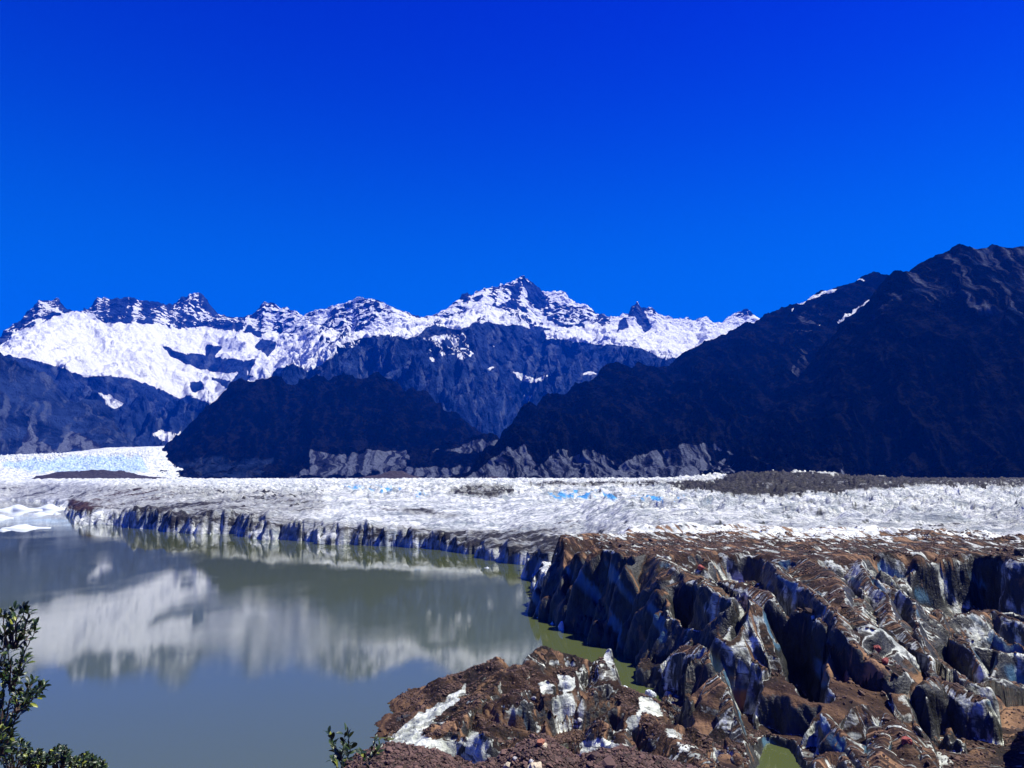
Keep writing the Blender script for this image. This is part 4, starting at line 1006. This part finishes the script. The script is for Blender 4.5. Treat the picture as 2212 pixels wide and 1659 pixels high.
def plant(name, label, stems, R, leafL, nleaf, seed, twig=.004, spread=.5, cat='plant', group=None, tips=True, along=.5, narrow=.19):
    """stems: pixel polylines; every stem lies at about range R; leaves sit in rosettes at the tip and along it"""
    rd = random.Random(seed)
    root = bpy.data.objects.new(name, None); COL.objects.link(root)
    tag(root, label, cat, group)
    tv, tf, lv, lf = [], [], [], []
    for st in stems:
        dr = rd.uniform(-.25, .25)*R*.25
        P3 = [Vector(WR(u, v, R+dr*(i/len(st)))) for i, (u, v) in enumerate(st)]
        pts = []
        for a, b in zip(P3[:-1], P3[1:]):
            for q in range(4): pts.append(a.lerp(b, q/4)+Vector((rd.gauss(0, 1), rd.gauss(0, 1), rd.gauss(0, 1)))*twig*.6)
        pts.append(P3[-1])
        tube(tv, tf, pts, twig, twig*.35)
        n = len(pts)
        for i in range(n):
            f = i/(n-1)
            if f < 1-along: continue
            ax = (pts[min(i+1, n-1)]-pts[max(i-1, 0)]).normalized()
            cnt = nleaf if i == n-1 else max(2, int(nleaf*.35))
            for q in range(cnt):
                o_ = Vector((rd.gauss(0, 1), rd.gauss(0, 1), rd.gauss(0, 1))).normalized()
                d = (ax*(1-spread)+o_*spread+Vector((0, 0, .25))).normalized()
                L = leafL*rd.uniform(.65, 1.15)
                leaf_geo(lv, lf, pts[i]+o_*twig+ax*rd.uniform(-.3, .3)*leafL, d, Vector((rd.gauss(0, .5), rd.gauss(0, .5)-.3, 1)), L, L*narrow, rd)
    root.location = (0, 0, 0)
    base = Vector(WR(*stems[0][0], R)); root.location = base
    for nm, V_, F_, mt in (('branches', tv, tf, M_BARK), ('foliage', lv, lf, M_LEAF)):
        tri_obj(nm, [q-base for q in V_], F_, mt, root)
    return root
rd = random.Random(4)
def sub(tip, base, k=2):      # a bent side branch ending at tip
    (a, b), (c, d) = tip, base
    return [(c, d), ((a+c)/2+rd.uniform(-6, 6), (b+d)/2+rd.uniform(0, 8)), (a, b)]
bst = [[(-30,1720),(-15,1640),(10,1560),(28,1500),(40,1440),(62,1392),(78,1352)], [(-40,1700),(-30,1560),(-5,1450),(12,1380),(30,1320)], [(-30,1720),(0,1600),(30,1540),(60,1505),(92,1482)]]
for t in [(50,1318),(38,1330),(15,1335),(62,1325),(70,1362),(45,1360),(28,1368),(8,1372),(20,1345),(58,1345),(40,1385),(5,1330)]: bst.append(sub(t, (14+t[0]*.3, 1400)))
for t in [(5,1400),(18,1410),(50,1420),(44,1442),(25,1440),(55,1432),(5,1440),(12,1465),(40,1458)]: bst.append(sub(t, (22, 1490)))
for t in [(62,1482),(75,1470),(82,1498),(70,1506),(50,1500),(35,1495),(60,1520),(90,1486)]: bst.append(sub(t, (34, 1540)))
for t in [(5,1505),(20,1520),(10,1490),(38,1535),(50,1532),(28,1555),(12,1550),(2,1535),(-5,1470),(0,1580),(15,1575),(24,1590),(5,1600),(20,1612),(-6,1615),(8,1560)]: bst.append(sub(t, (-5, 1640)))
plant('bush', 'dark leafy bush rising along the left edge before the lake', bst, 3.0, .027, 8, 11, twig=.0035, cat='bush', along=.5, spread=.62)
plant('sprig', 'left of two dark sprigs at the bottom edge, the taller one', [[(738,1700),(736,1655),(740,1620),(745,1584)], [(737,1650),(722,1618),(712,1592)], [(738,1650),(752,1636),(757,1618)], [(737,1670),(724,1650),(716,1640)], [(738,1640),(748,1622),(752,1600)]], 2.4, .028, 3, 21, twig=.0018, spread=.6, group='sprigs at the bottom edge', along=.8, narrow=.22)
plant('sprig', 'right of two dark sprigs, shorter, against the brown bank', [[(792,1700),(796,1655),(803,1630),(808,1604)], [(796,1655),(784,1636),(780,1622)], [(798,1645),(812,1628),(818,1616)]], 2.6, .025, 3, 22, twig=.0020, spread=.6, group='sprigs at the bottom edge', along=.8, narrow=.22)
sh = 'low green shrubs on the near slope at the bottom left'
for i, (u, v, rx, ry, lab) in enumerate([(30,1642,44,42,'broad low shrub in the bottom left corner under the bush'), (80,1652,26,28,'low shrub between the corner shrub and the round one'), (130,1642,24,28,'round dark green shrub on the brown slope, third from the left corner'), (165,1658,18,18,'small shrub right of the round dark green one'), (188,1654,16,22,'upright little shrub near the end of the slope'), (212,1664,14,20,'smallest shrub, last on the right of the near slope')]):
    rr = random.Random(60+i); st = []
    for k in range(34):
        a = rr.uniform(.05, 3.09); q = rr.uniform(.5, 1)**.5
        st.append([(u+rr.uniform(-.4, .4)*rx, v+38), (u+math.cos(a)*rx*q*.6, v+12-math.sin(a)*ry*.3), (u+math.cos(a)*rx*q, v-math.sin(a)*ry*q)])
    plant('shrub', lab, st, 5.3, .026, 6, 70+i, twig=.003, spread=.7, cat='shrub', group=sh, along=.5, narrow=.27)
#OBJ_END

# ------------------------------------------------------------------ air between the camera and the far range
hz_m = bpy.data.materials.new("blue_air"); hz_m.use_nodes = True
t = hz_m.node_tree; t.nodes.clear()
vo = t.nodes.new("ShaderNodeVolumePrincipled"); ou = t.nodes.new("ShaderNodeOutputMaterial")
vo.inputs['Color'].default_value = (0.0, 0.12, 1.0, 1)
vo.inputs['Density'].default_value = 0.000045
vo.inputs['Anisotropy'].default_value = 0.0
t.links.new(vo.outputs[0], ou.inputs['Volume'])
x0, x1, y0, y1, z0, z1 = -15500, 15500, -15500, 15500, -6, 3600
me = bpy.data.meshes.new('haze')
me.from_pydata([(x0,y0,z0),(x1,y0,z0),(x1,y1,z0),(x0,y1,z0),(x0,y0,z1),(x1,y0,z1),(x1,y1,z1),(x0,y1,z1)], [], [(0,3,2,1),(4,5,6,7),(0,1,5,4),(1,2,6,5),(2,3,7,6),(3,0,4,7)])
me.materials.append(hz_m)
o = bpy.data.objects.new('haze', me); COL.objects.link(o); o['kind'] = 'stuff'
